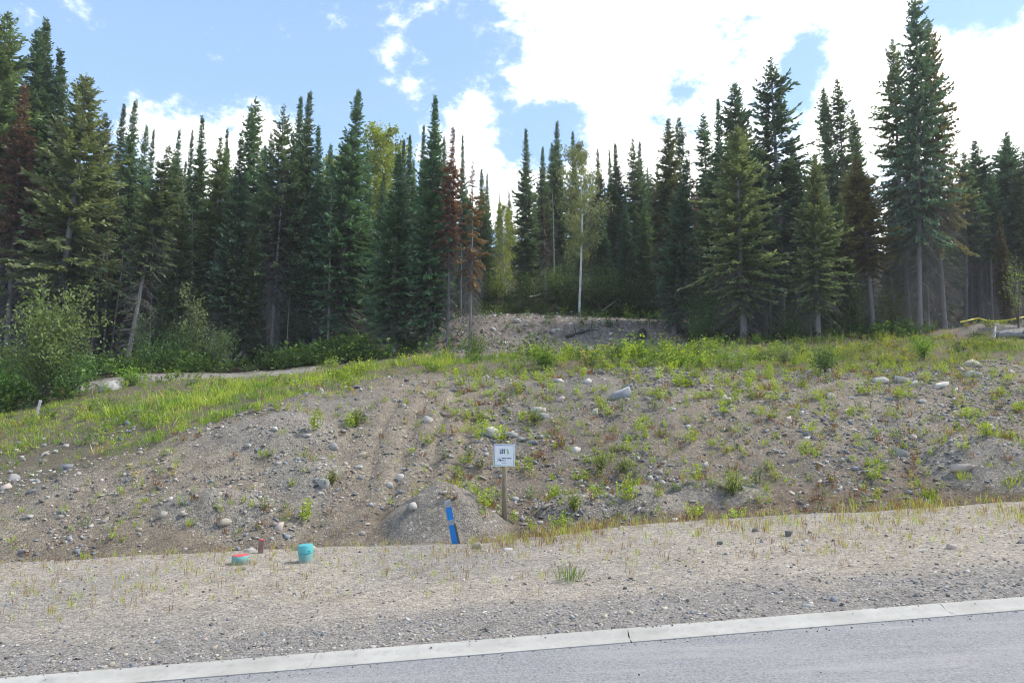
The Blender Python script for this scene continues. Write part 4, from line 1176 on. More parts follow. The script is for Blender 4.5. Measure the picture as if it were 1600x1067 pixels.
# single weeds on the bank
WEED = {'leafy': [weed_acc(400 + i, 9, .42, .085, .20, (1, 1, 1), None, 13).mesh('weed', M['leaf']) for i in range(4)],
        'tuft': [tuft_acc(410 + i, 46, .34, .13, .014, (1, 1, 1), None, .6).mesh('grass_tuft', M['grass']) for i in range(3)],
        'rusty': [tuft_acc(420 + i, 46, .30, .16, .012, (1, 1, 1), None, .8).mesh('dock_weed', M['grass']) for i in range(2)]}


def area_of(px, py):
    if px < 480: side = 'left of the teal pipes'
    elif px < 690: side = 'left of the sand heap'
    elif px < 790: side = 'around the lot sign'
    elif px < 1010: side = 'right of the lot sign'
    elif px < 1230: side = 'right of the middle'
    elif px < 1420: side = 'left of the grey block'
    else: side = 'right of the grey block'
    band = 'upper' if py < 650 else 'middle' if py < 725 else 'lower'
    return side, band


def number_labels(items, fmt, group):
    """items: (object, px, py, look); words that single each one out by area and order from the left"""
    seen = {}
    for o, px, py, look, cat in sorted(items, key=lambda k: k[1]):
        side, band = area_of(px, py)
        n = seen[(side, band, look)] = seen.get((side, band, look), 0) + 1
        tag(o, fmt % (look, ORD[min(49, n - 1)], band, side), cat, group)


def bank_weeds():
    r = np.random.default_rng(305)
    def d(q, u, s, t):
        n = fbm(s * .5, t * .5, 71, 2)
        w = sstep(2.0, 2.1, q) * (1 - sstep(3.0, 3.1, q))
        return w * np.where(u > U(690), .25 + .6 * sstep(-.3, .4, n), .12 + .25 * sstep(0, .5, n))
    P, q, u, s, t = sample_ground(900, -18, 21, 15, 27, d, r)
    out = []
    for i, p in enumerate(P):
        px, py = px_of(*p)
        if not (5 < px < 1595 and py < 850): continue
        k = r.random()
        if k < .62: kind, nm, look, col = 'leafy', 'weed', 'yellow-green leafy weed', (LIME * .85 + GREEN * .15) * r.uniform(.8, 1.3)
        elif k < .76: kind, nm, look, col = 'leafy', 'weed', 'grey-green leafy weed', GREY_G * r.uniform(.8, 1.1)
        elif k < .90: kind, nm, look, col = 'tuft', 'grass_tuft', 'yellow-green grass tuft', (LIME * .75 + STRAW * .25) * r.uniform(.8, 1.2)
        else: kind, nm, look, col = 'rusty', 'dock_weed', 'rust-brown dry weed', RUST * r.uniform(.8, 1.2)
        me = WEED[kind][r.integers(0, len(WEED[kind]))]
        o = link(nm, me, None, p); sc = r.uniform(.5, 1.25)
        o.scale = (sc * r.uniform(.9, 1.4), sc, sc * r.uniform(.7, 1.15)); o.rotation_euler = (0, 0, r.uniform(0, 6.28)); o.color = rgba(col)
        out.append((o, px, py, look, 'weed'))
        if len(out) >= 240: break
    number_labels(out, '%s, %s from the left on the %s bank %s', 'single weeds scattered over the stony bank')


bank_weeds()


def bush(px, py, wpx, hpx, col, label, name='bush', leaves=1400, leaf=.09, seed=1, upright=.5, clump=.16, stems=16, group=None, y=None):
    p = at(px, py) if y is None else None
    if p is None:
        x = (px - 800) / FPX * y * 1.01; p = np.array((x, y, gz(x, y)))
    k = math.sqrt(p[0] ** 2 + p[1] ** 2) / FPX * .97
    w, h = wpx * k, hpx * k
    lv, sm = bush_acc(seed, h, w, leaves, leaf, stems, (1, 1, 1), upright, clump)
    root = empty(name, p)
    o = link('foliage', lv.mesh('foliage', M['leaf']), root); o.color = rgba(col); o['kind'] = 'stuff'
    o = link('stems', sm.mesh('stems', M['bark'], True), root); o['kind'] = 'stuff'
    tag(root, label, 'bush', group)
    return root


bush(72, 628, 150, 168, (.155, .215, .075), 'big willow bush with pale silvery leaves at the left edge', 'willow_bush', 6500, .19, 501, .45, .055, 34)
bush(15, 632, 110, 75, (0.087, 0.189, 0.043), 'low bright green bush under the big willow at the left edge', 'bush', 2200, .16, 502, .5, .14)
bush(110, 622, 90, 62, (0.087, 0.167, 0.051), 'dark green bush at the right foot of the willow', 'bush', 1800, .15, 503, .5, .14)
bush(343, 575, 64, 72, (0.138, 0.203, 0.087), 'rounded grey-green bush at the edge of the gravel lane', 'bush', 2600, .12, 504, .6, .13, y=42.6)
bush(290, 575, 64, 78, (0.080, 0.145, 0.051), 'dark bush left of the rounded grey-green bush', 'bush', 2000, .14, 505, y=43.4)
bush(245, 575, 84, 44, (0.087, 0.181, 0.043), 'low spreading bush at the foot of the leaning bare trunk', 'bush', 2000, .15, 506, y=42.2)
bush(298, 575, 40, 140, (0.189, 0.246, 0.123), 'pale-leaved sapling before the bare slope in the left forest', 'sapling', 1500, .18, 507, .2, .10, 9, y=44.2)
bush(222, 575, 36, 100, (0.102, 0.160, 0.087), 'slim sapling beside the leaning bare trunk', 'sapling', 1100, .15, 508, .2, .12, 8, y=44.0)
bush(205, 602, 46, 26, (0.203, 0.348, 0.051), 'bright lime clump growing at the lip of the gravel lane', 'bush', 900, .12, 509)
bush(868, 474, 62, 62, (0.109, 0.174, 0.058), 'green alder left of the arching grey stems', 'alder_bush', 1900, .22, 510)
bush(935, 484, 95, 72, (0.094, 0.160, 0.058), 'wide alder above the dirt bank', 'alder_bush', 2600, .22, 511)
bush(985, 488, 88, 84, (0.087, 0.152, 0.058), 'alder with arching grey stems right of the dirt bank', 'alder_bush', 2400, .22, 512)
bush(890, 470, 50, 90, (0.145, 0.217, 0.109), 'tall pale alder at the foot of the white-trunked aspen', 'alder_bush', 1500, .2, 513, .3)
bush(775, 474, 62, 70, (0.189, 0.246, 0.058), 'yellow-green alder at the left of the forest gap', 'alder_bush', 1700, .2, 514, .4)
bush(822, 468, 52, 50, (0.109, 0.181, 0.051), 'dark alder at the right of the forest gap', 'alder_bush', 1500, .2, 515)
bush(1118, 531, 100, 100, (0.094, 0.167, 0.065), 'large dark bush left of the stout bare trunk', 'bush', 3200, .15, 516)
bush(1092, 536, 50, 50, (0.102, 0.174, 0.058), 'small bush between the bluish fir and the large dark bush', 'bush', 1200, .14, 517)
bush(1235, 530, 70, 52, (0.087, 0.160, 0.051), 'dark bush under the ragged-topped spruce', 'bush', 1500, .14, 518)
bush(1335, 524, 66, 75, (0.145, 0.196, 0.065), 'olive bush left of the olive-brown fir', 'bush', 1700, .14, 519)
bush(1396, 520, 60, 85, (0.131, 0.189, 0.072), 'thin leafy bush between the bare trunk and the giant spruces', 'bush', 1400, .15, 520)
bush(1320, 500, 70, 60, (0.072, 0.131, 0.043), 'dark thicket deep behind the olive bush', 'bush', 1500, .16, 521)
bush(1592, 512, 36, 110, (0.203, 0.290, 0.058), 'bright leafy sapling at the right edge by the yellow tape', 'sapling', 260, .16, 522, .2, .12, 5)
bush(556, 667, 34, 30, (.20, .26, .065), 'single round yellow-green shrub on the upper bank', 'bush', 420, .075, 523, .3)
bush(1290, 582, 48, 44, (.075, .145, .03), 'dark green bush at the crest left of the fern-like plant', 'bush', 1100, .085, 524)
bush(1226, 572, 42, 34, (.15, .21, .10), 'pale grey-green clump on the crest', 'bush', 900, .07, 525)
bush(1444, 562, 46, 36, (.17, .30, .03), 'bright fern-like plant on the crest below the giant spruces', 'bush', 900, .10, 526)
bush(852, 578, 50, 34, (.12, .21, .025), 'lush green broad-leaved plant on the crest above the slate slab', 'bush', 900, .11, 527)
bush(1060, 572, 48, 22, (.13, .24, .02), 'low bright leafy plant at the crest near the dark fir trunk', 'bush', 800, .10, 528)
bush(742, 562, 62, 40, (.11, .18, .03), 'green clump on the crest above the lot sign', 'bush', 1300, .09, 529)
bush(1145, 775, 62, 38, (.22, .28, .06), 'wide yellow-green weed patch on the lower bank', 'bush', 800, .06, 530, .4, .14, 22)
bush(940, 738, 28, 36, (.21, .27, .06), 'upright yellow-green weed clump right of the lot sign', 'bush', 420, .06, 531)
bush(975, 742, 34, 30, (.17, .22, .08), 'grey-green weed clump beside the upright clump', 'bush', 420, .06, 532)
bush(897, 800, 26, 36, (.24, .30, .05), 'yellow-green weed clump near the ditch right of the lot sign', 'bush', 380, .06, 533)
bush(836, 665, 40, 30, (.22, .26, .05), 'yellow-green weed under the stacked slabs', 'bush', 450, .06, 534)
bush(519, 757, 24, 26, (.26, .28, .05), 'yellow-green weed beside the round grey boulder', 'bush', 300, .05, 535)
p = at(889, 909)
o = link('grass_tuft', tuft_acc(536, 90, .26, .17, .010, (1, 1, 1), (1.5, 1.15, .9), .55).mesh('grass_tuft', M['grass']), None, p); o.color = (.15, .235, .06, 1)
tag(o, 'small green grass tuft alone on the gravel verge', 'grass')

# ------------------------------------------------------------------ stones


def rock_mesh(seed, n=14, flat=.6, p=3.0):
    """broken stone: hull of random points on a rounded block, unit length along x"""
    r = np.random.default_rng(seed)
    d = norm(r.normal(0, 1, (n, 3)))
    d = d / (np.abs(d) ** p).sum(1, keepdims=True) ** (1 / p) * r.uniform(.82, 1.05, (n, 1))
    d = d * np.array((1, r.uniform(.65, .95), flat))
    d[:, 0] += d[:, 1] * r.uniform(-.3, .3)
    bm = bmesh.new()
    for v in d: bm.verts.new(v)
    res = bmesh.ops.convex_hull(bm, input=bm.verts[:])
    bmesh.ops.delete(bm, geom=[g for g in res['geom_interior'] if isinstance(g, bmesh.types.BMVert)], context='VERTS')
    bmesh.ops.triangulate(bm, faces=bm.faces[:])
    bm.verts.index_update()
    V = np.array([v.co[:] for v in bm.verts]); F = np.array([[v.index for v in f.verts] for f in bm.faces]); bm.free()
    return V / (V[:, 0].max() - V[:, 0].min()), F


def rock_me(seed, n, flat, p=3.0):
    V, F = rock_mesh(seed, n, flat, p)
    return make_mesh('stone', V, F, M['rock'])


ROCKS = {'slab': [rock_me(600 + i, 20, .30, 4) for i in range(6)], 'block': [rock_me(610 + i, 11, .70, 3.5) for i in range(6)], 'round': [rock_me(620 + i, 26, .62, 2.6) for i in range(6)]}
WHITE = (.47, .45, .41); GREY = (.33, .32, .305); BLUE = (.22, .235, .26); PINK = (.46, .38, .33); TAN = (.38, .34, .27); DARKR = (.13, .125, .12)
STONE_NAMES = []


def stone_px(px, py, wpx, hpx, col, kind, label, rz=None, i=0):
    p = at(px, py)
    k = np.linalg.norm(p - np.array((0, 0, CAM_H))) / FPX * .985
    w, h = wpx * k, hpx * k
    me = ROCKS[kind][i % 6]
    o = link('boulder' if wpx > 26 else 'stone', me, None, None)
    zext = {'slab': .30, 'block': .70, 'round': .62}[kind]
    sz = h / zext / .62
    w *= .88; h *= .85; sz *= .85
    o.scale = (w, w * .9, min(sz, w * 1.5))
    o.location = (p[0], p[1] + w * .25, gz(p[0], p[1] + w * .25) + h * .06)
    o.rotation_euler = (random.uniform(-.15, .05), random.uniform(-.12, .12), random.uniform(-.5, .5) if rz is None else rz)
    o.color = rgba(col)
    tag(o, label, 'stone')
    STONE_NAMES.append((px, py))
    return o


NAMED = [
    (763, 684, 42, 17, WHITE, 'round', 'long pale boulder on the bank just above the lot sign'),
    (799, 683, 26, 11, GREY, 'slab', 'flat grey stone right beside the long pale boulder'),
    (667, 660, 18, 15, WHITE, 'block', 'bright white stone left of the long pale boulder'),
    (505, 763, 22, 22, GREY, 'round', 'round grey boulder on the left bank beside a small weed'),
    (520, 704, 18, 14, GREY, 'round', 'smooth grey stone on the left bank above the round boulder'),
    (435, 829, 15, 15, PINK, 'block', 'pinkish pale stone above the short red stake'),
    (499, 613, 14, 9, WHITE, 'round', 'pale stone under the grass at the left end of the crest'),
    (170, 611, 40, 17, WHITE, 'round', 'large pale boulder in the grass right of the willow'),
    (122, 611, 16, 10, WHITE, 'round', 'small pale boulder at the right foot of the willow'),
    (968, 622, 54, 20, BLUE, 'block', 'dark slate boulder on the upper bank'),
    (872, 597, 26, 9, WHITE, 'slab', 'flat white slab below the lush crest plants'),
    (918, 600, 18, 10, WHITE, 'round', 'white stone between the flat slab and the slate boulder'),
    (870, 627, 26, 10, PINK, 'slab', 'pinkish flat stone left of the slate boulder'),
    (842, 645, 30, 11, WHITE, 'slab', 'upper pale slab of the small stack on the bank'),
    (843, 655, 34, 10, BLUE, 'slab', 'lower blue-grey slab of the small stack on the bank'),
    (833, 696, 22, 14, BLUE, 'slab', 'tilted blue-grey slab right of the lot sign'),
    (901, 707, 15, 16, WHITE, 'block', 'upright pale stone beside the tilted slab'),
    (930, 648, 14, 11, WHITE, 'block', 'pale angular stone below the slate boulder'),
    (978, 606, 22, 9, BLUE, 'slab', 'blue-grey slab resting above the slate boulder'),
    (1050, 643, 18, 9, WHITE, 'slab', 'white flat stone right below the slate boulder'),
    (1100, 622, 14, 10, WHITE, 'block', 'white angular stone in the loose upper stones'),
    (1131, 624, 14, 9, WHITE, 'block', 'white stone next to the angular one in the upper stones'),
    (1144, 636, 12, 7, WHITE, 'slab', 'thin white stone low in the upper stones'),
    (1104, 732, 14, 10, GREY, 'block', 'grey blocky stone on the middle bank above the weed patch'),
    (979, 740, 16, 11, WHITE, 'block', 'pale angular stone beside the grey-green weed clump'),
    (1017, 750, 12, 8, WHITE, 'round', 'white rounded stone right of the grey-green weed clump'),
    (1409, 713, 26, 20, GREY, 'block', 'angular grey block standing out on the right bank'),
    (1512, 742, 34, 15, PINK, 'slab', 'thick pinkish slab low on the right bank'),
    (1528, 588, 34, 12, WHITE, 'slab', 'long pale slab near the top of the right bank'),
    (1522, 571, 24, 13, TAN, 'round', 'tan rounded stone under the grass of the right crest'),
    (1470, 605, 32, 8, WHITE, 'slab', 'thin pale slab below the long pale slab'),
    (1380, 600, 28, 8, WHITE, 'slab', 'thin pale slab at the left of the right upper stones'),
    (1410, 597, 22, 12, WHITE, 'block', 'pale block beside the thin slab in the right upper stones'),
    (1429, 603, 16, 12, GREY, 'block', 'grey block right of the pale block'),
    (1300, 623, 16, 9, WHITE, 'round', 'pale stone below the dark green crest bush'),
    (1234, 660, 13, 9, PINK, 'block', 'pinkish stone on the right bank below the crest'),
    (1348, 638, 16, 8, PINK, 'slab', 'pinkish flat stone in the middle of the right bank'),
    (1443, 630, 14, 7, WHITE, 'slab', 'small pale slab above the angular grey block'),
    (1552, 674, 18, 9, GREY, 'slab', 'grey slab on the right bank near the weeds'),
    (1440, 690, 16, 9, BLUE, 'slab', 'blue-grey slab behind the angular grey block'),
    (1430, 688, 12, 8, PINK, 'round', 'small pinkish stone next to the blue-grey slab'),
    (692, 776, 13, 9, WHITE, 'slab', 'single white stone on the sand heap'),
    (745, 858, 22, 17, TAN, 'block', 'brown rock at the foot of the blue marker post'),
    (757, 862, 13, 6, WHITE, 'slab', 'flat white stone in front of the brown rock'),
    (792, 860, 22, 5, WHITE, 'slab', 'thin flat stone on the verge below the lot sign'),
    (786, 869, 13, 9, WHITE, 'block', 'white angular stone on the verge below the lot sign'),
    (472, 860, 44, 13, TAN, 'slab', 'flat tan rock lying behind the tall teal pipe'),
    (388, 862, 20, 8, GREY, 'round', 'grey stone behind the red-topped teal pipe'),
    (1126, 852, 12, 12, DARKR, 'block', 'dark stone beside a dry grass stem on the verge'),
    (1234, 838, 13, 14, DARKR, 'block', 'dark pointed rock on the verge'),
    (1181, 831, 11, 8, DARKR, 'round', 'small dark stone left of the dark pointed rock'),
    (1166, 892, 10, 6, DARKR, 'block', 'small dark stone alone low on the verge'),
    (1305, 940, 14, 7, BLUE, 'round', 'blue-grey stone at the back of the kerb'),
    (1262, 948, 16, 5, WHITE, 'slab', 'flat white stone at the back of the kerb'),
    (1439, 862, 14, 7, WHITE, 'slab', 'white flat chip on the right verge'),
    (1488, 858, 13, 7, PINK, 'block', 'pinkish stone on the right verge'),
    (1362, 824, 18, 6, WHITE, 'slab', 'pale flat stone on the right verge edge'),
    (1597, 850, 14, 12, DARKR, 'block', 'dark stone at the right edge of the verge'),
    (18, 752, 17, 13, GREY, 'round', 'grey boulder in the stone patch at the left edge'),
    (4, 765, 18, 13, PINK, 'round', 'pinkish boulder cut off by the left edge'),
    (115, 770, 13, 9, PINK, 'block', 'pinkish stone below the long green grass'),
    (100, 734, 20, 9, BLUE, 'slab', 'blue-grey slab at the lower tip of the long grass'),
    (261, 710, 14, 8, WHITE, 'round', 'pale stone at the edge of the long grass'),
    (385, 701, 16, 8, WHITE, 'slab', 'pale stone at the right rim of the green slope'),
    (253, 812, 14, 8, TAN, 'round', 'tan stone low on the left bank'),
    (284, 812, 14, 10, TAN, 'slab', 'tilted tan slab low on the left bank'),
    (559, 713, 22, 7, TAN, 'slab', 'long flat tan stone left of the rills'),
    (560, 733, 15, 9, WHITE, 'slab', 'pale slab below the long flat tan stone'),
    (562, 750, 12, 12, BLUE, 'block', 'blue-grey angular stone left of the rills'),
    (625, 750, 16, 12, WHITE, 'round', 'pale rounded stone among the rills'),
    (608, 762, 14, 8, WHITE, 'round', 'white stone left below the rounded one in the rills'),
    (661, 730, 18, 10, TAN, 'slab', 'tan stone tilted in a rill'),
    (616, 630, 10, 9, WHITE, 'block', 'white stone on the upper bank left of the lot sign'),
    (631, 635, 10, 6, PINK, 'round', 'pinkish stone next to the white one on the upper bank'),
    (692, 650, 18, 6, DARKR, 'slab', 'dark flat stone right of the bright white stone'),
    (708, 612, 18, 9, BLUE, 'slab', 'slate slab under the crest above the lot sign'),
    (535, 676, 14, 7, GREY, 'slab', 'grey stone below the round yellow-green shrub'),
    (478, 684, 14, 6, WHITE, 'slab', 'flat white stone at the left of the upper bank'),
    (640, 490, 0, 0, None, None, None),
]
for i, a in enumerate(NAMED):
    if a[4] is None: continue
    stone_px(*a, i=i)
# stones of the upper dirt bank
for i, (px, py, w, h, c, k, lab) in enumerate([
        (807, 505, 16, 7, WHITE, 'round', 'largest pale boulder on the upper dirt bank'), (823, 504, 10, 4, WHITE, 'slab', 'pale slab right of the boulder on the upper dirt bank'),
        (779, 523, 9, 6, WHITE, 'block', 'white stone below the boulder on the upper dirt bank'), (892, 489, 8, 6, PINK, 'block', 'pinkish stone on the earth mound above the dirt bank'),
        (865, 520, 9, 6, GREY, 'block', 'grey stone in the middle of the upper dirt bank'), (890, 508, 14, 7, GREY, 'round', 'grey boulder at the lip of the upper dirt bank'),
        (955, 524, 9, 6, PINK, 'block', 'pinkish stone near the dark hole of the dirt bank'), (720, 524, 10, 6, WHITE, 'block', 'white stone between the two bare trunks'),
        (922, 549, 15, 9, WHITE, 'round', 'pale boulder half hidden in the crest weeds')]):
    stone_px(px, py, w, h, c, k, lab, i=i)


def bank_stones():
    r = np.random.default_rng(700)
    def d(q, u, s, t):
        n = fbm(s * .45, t * .45, 81, 3)
        return sstep(2.0, 2.15, q) * (1 - sstep(3.0, 3.15, q)) * (.25 + .75 * sstep(-.35, .3, n)) * np.where(u > U(680), 1, .45)
    P, q, u, s, t = sample_ground(1600, -18, 22, 15, 27.5, d, r)
    out = []
    for p in P:
        px, py = px_of(*p)
        if not (4 < px < 1596 and py < 845): continue
        if any((px - a) ** 2 + (2 * (py - b)) ** 2 < 16 ** 2 for a, b in STONE_NAMES): continue
        dist = np.linalg.norm(p); w = min(r.gamma(2.4, .035) + .11, .33)
        k = r.random()
        kind = 'slab' if k < .5 else 'block' if k < .85 else 'round'
        c = [(WHITE, 'pale'), (WHITE, 'pale'), (GREY, 'grey'), (GREY, 'grey'), (BLUE, 'slate-blue'), (PINK, 'pinkish'), (TAN, 'tan')][r.integers(0, 7)]
        o = link('stone', ROCKS[kind][r.integers(0, 6)])
        o.scale = (w, w * r.uniform(.7, 1), w * r.uniform(.7, 1.1))
        o.location = (p[0], p[1], p[2] + w * .02); o.rotation_euler = (r.normal(.15, .2), r.normal(0, .2), r.uniform(0, 6.28))
        o.color = rgba(np.array(c[0]) * r.uniform(.6, 1.0))
        shape = {'slab': 'flat', 'block': 'angular', 'round': 'rounded'}[kind]
        out.append((o, px, py, '%s %s stone' % (c[1], shape), 'stone'))
        if len(out) >= 200: break
    number_labels(out, '%s, %s from the left on the %s bank %s', 'loose stones scattered over the bank')


bank_stones()


def gravel():
    r = np.random.default_rng(701)
    protos = []
    for i in range(7):
        V, F = rock_mesh(640 + i, 10, (.35, .55, .75)[i % 3], 3)
        protos.append((V, F))
    t_ = NT('gravel_stone')
    n = t_.noise(30, 3, .6, t_.pos())
    c = t_.mix(t_.ramp(n, .35, .7, 0, .5), t_.attr(), t_.mix(1., t_.attr(), (.6, .6, .62, 1), 'MULTIPLY'))
    t_.principled(c, .9, None, .2)
    pal = np.array([WHITE, WHITE, GREY, GREY, BLUE, BLUE, PINK, TAN, DARKR, (.22, .2, .18)])

    def field(name, n, box, dens, size, label, cols=pal, seed=0):
        P, q, u, s, t = sample_ground(n, *box, dens, r)
        w = size(len(P), q)
        m = len(P)
        Vs, Fs, Cs = [], [], []
        off = 0
        for k, (V, F) in enumerate(protos):
            idx = np.nonzero(np.arange(m) % len(protos) == k)[0]
            if not len(idx): continue
            a = r.uniform(0, 6.28, len(idx)); ca_, sa_ = np.cos(a)[:, None], np.sin(a)[:, None]
            tx = r.normal(0, .25, (len(idx), 1))
            X = V[None, :, 0] * ca_ - V[None, :, 1] * sa_; Y = V[None, :, 0] * sa_ + V[None, :, 1] * ca_; Zz = V[None, :, 2] + tx * X
            W = np.stack([X, Y, Zz], -1) * w[idx][:, None, None] + (P[idx] + np.array((0, 0, .0)))[:, None, :]
            W[..., 2] += (w[idx] * .05)[:, None]
            Vs.append(W.reshape(-1, 3)); Fs.append((F[None] + (np.arange(len(idx)) * len(V))[:, None, None] + off).reshape(-1, 3))
            off += len(idx) * len(V)
            Cs.append(np.repeat(cols[r.integers(0, len(cols), len(idx))] * r.uniform(.7, 1.15, (len(idx), 1)), len(V), axis=0))
        me = make_mesh(name, np.concatenate(Vs), np.concatenate(Fs), t_.m, np.concatenate(Cs))
        tag(link(name, me), label, 'gravel', kind='stuff')

    def dbank(q, u, s, t):
        n = fbm(s * .5, t * .5, 82, 3)
        X_, Y_ = xy(s, t); mx, my, mh, rx, ry = MOUNDS[0]
        clear = sstep(.7, 1.1, ((X_ - mx) / rx) ** 2 + ((Y_ - my) / ry) ** 2)
        return clear * sstep(1.9, 2.1, q) * (1 - sstep(3.05, 3.3, q)) * (.12 + .88 * sstep(-.25, .45, n)) * np.where(u > U(690), 1, .6)
    field('bank_gravel', 60000, (-19, 23, 15, 28), dbank, lambda n, q: np.minimum(r.gamma(1.7, .027, n) + .025, .18), 'broken stone chips strewn over the bank')

    def dverge(q, u, s, t):
        e = t - T_KERB; n = fbm(s * .6, t * .6, 83, 3)
        return (.22 + .78 * (1 - sstep(.5, 1.8, e + .8 * n))) * (e > .04) * (q < 1.1)
    field('verge_gravel', 52000, (-11, 14, T_KERB, 15.5), dverge, lambda n, q: np.minimum(r.gamma(1.8, .010, n) + .010, .08), 'small grey gravel along the kerb and over the verge',
          np.array([GREY, GREY, BLUE, WHITE, WHITE, PINK, TAN, TAN, DARKR]))

    def dup_(q, u, s, t):
        return sstep(5.0, 5.4, q) * (1 - sstep(7.9, 8.4, q)) * sstep(U(640), U(690), u) * (1 - sstep(U(1040), U(1080), u))
    field('dirt_bank_rubble', 7000, (-8, 18, 40, 68), dup_, lambda n, q: np.minimum(r.gamma(1.6, .05, n) + .05, .4), 'rubble and stones over the upper dirt bank', np.array([WHITE, GREY, TAN, TAN, (.2, .17, .14), (.15, .12, .1)]))

    def dlane(q, u, s, t):
        return sstep(3.0, 3.2, q) * (1 - sstep(3.7, 3.9, q)) * (1 - sstep(U(170), U(260), u)) * sstep(-.2, .2, fbm(s * .6, t * .6, 84, 2))
    field('left_patch_gravel', 4200, (-26, -8, 15, 34), dlane, lambda n, q: np.minimum(r.gamma(1.8, .04, n) + .04, .28), 'stone patch beside the grass at the left edge')

    def droad(q, u, s, t): return (t < T_GUT - .1) * .5 + (t > T_GUT - .1) * (t < T_GUT + .2) * 1.0
    t0 = np.concatenate([r.uniform(2.5, T_GUT - .05, 90), T_GUT - r.gamma(1.5, .05, 260)]); s0 = r.uniform(-7, 11, 350)
    A = Acc()
    for a, b in zip(s0, t0):
        V, F = protos[r.integers(0, 7)]; x, y = xy(a, b); w = r.uniform(.008, .024)
        A.add(rot_z(V * w, r.uniform(0, 6.28)) + np.array((x, y, float(road_z(a)) + w * .2)), None, F, np.array(DARKR) * r.uniform(.4, 1.2))
    for a, b in zip(r.uniform(-7, 11, 240), T_KERB - r.gamma(1.2, .035, 240)):
        if b < T_GUT + .2: continue
        V, F = protos[r.integers(0, 7)]; x, y = xy(a, b); w = r.uniform(.008, .024)
        A.add(rot_z(V * w, r.uniform(0, 6.28)) + np.array((x, y, float(road_z(a)) + (.058 if b > T_GUT + .27 else .045) + w * .15)), None, F, pal[r.integers(0, len(pal))] * r.uniform(.5, 1.0))
    tag(link('road_grit', A.mesh('road_grit', t_.m)), 'dark grit scattered on the asphalt and along the kerb', 'grit', kind='stuff')


gravel()

# ------------------------------------------------------------------ sign, markers, pipes


def bevel_box(name, size, mat, parent=None, loc=(0, 0, 0), bev=.004, rot=None, label=None):
    bm = bmesh.new(); bmesh.ops.create_cube(bm, size=1.0)
    bmesh.ops.scale(bm, vec=size, verts=bm.verts)
    if bev: bmesh.ops.bevel(bm, geom=bm.edges[:], offset=bev, segments=2, affect='EDGES')
    me = bpy.data.meshes.new(name); bm.to_mesh(me); bm.free(); me.materials.append(mat)
    o = link(name, me, parent, loc)
    if rot: o.rotation_euler = rot
    if label: o['label'] = label
    return o


def strokes(name, segs, mat, parent, y, th=.004):
    """flat lettering from stroke rectangles (x0,z0,x1,z1) or quads, a hair proud of the panel"""
    A = Acc()
    for q in segs:
        if len(q) == 4:
            x0, z0, x1, z1 = q; pts = [(x0, z0), (x1, z0), (x1, z1), (x0, z1)]
        else: pts = [(q[i], q[i + 1]) for i in range(0, 8, 2)]
        V = [(a, y, b) for a, b in pts] + [(a, y + th, b) for a, b in pts]
        A.add(V, [(0, 1, 2, 3), (4, 7, 6, 5), (0, 4, 5, 1), (1, 5, 6, 2), (2, 6, 7, 3), (3, 7, 4, 0)])
    V, F, C = A.arrays()
    return link(name, make_mesh(name, V, F, mat), parent)


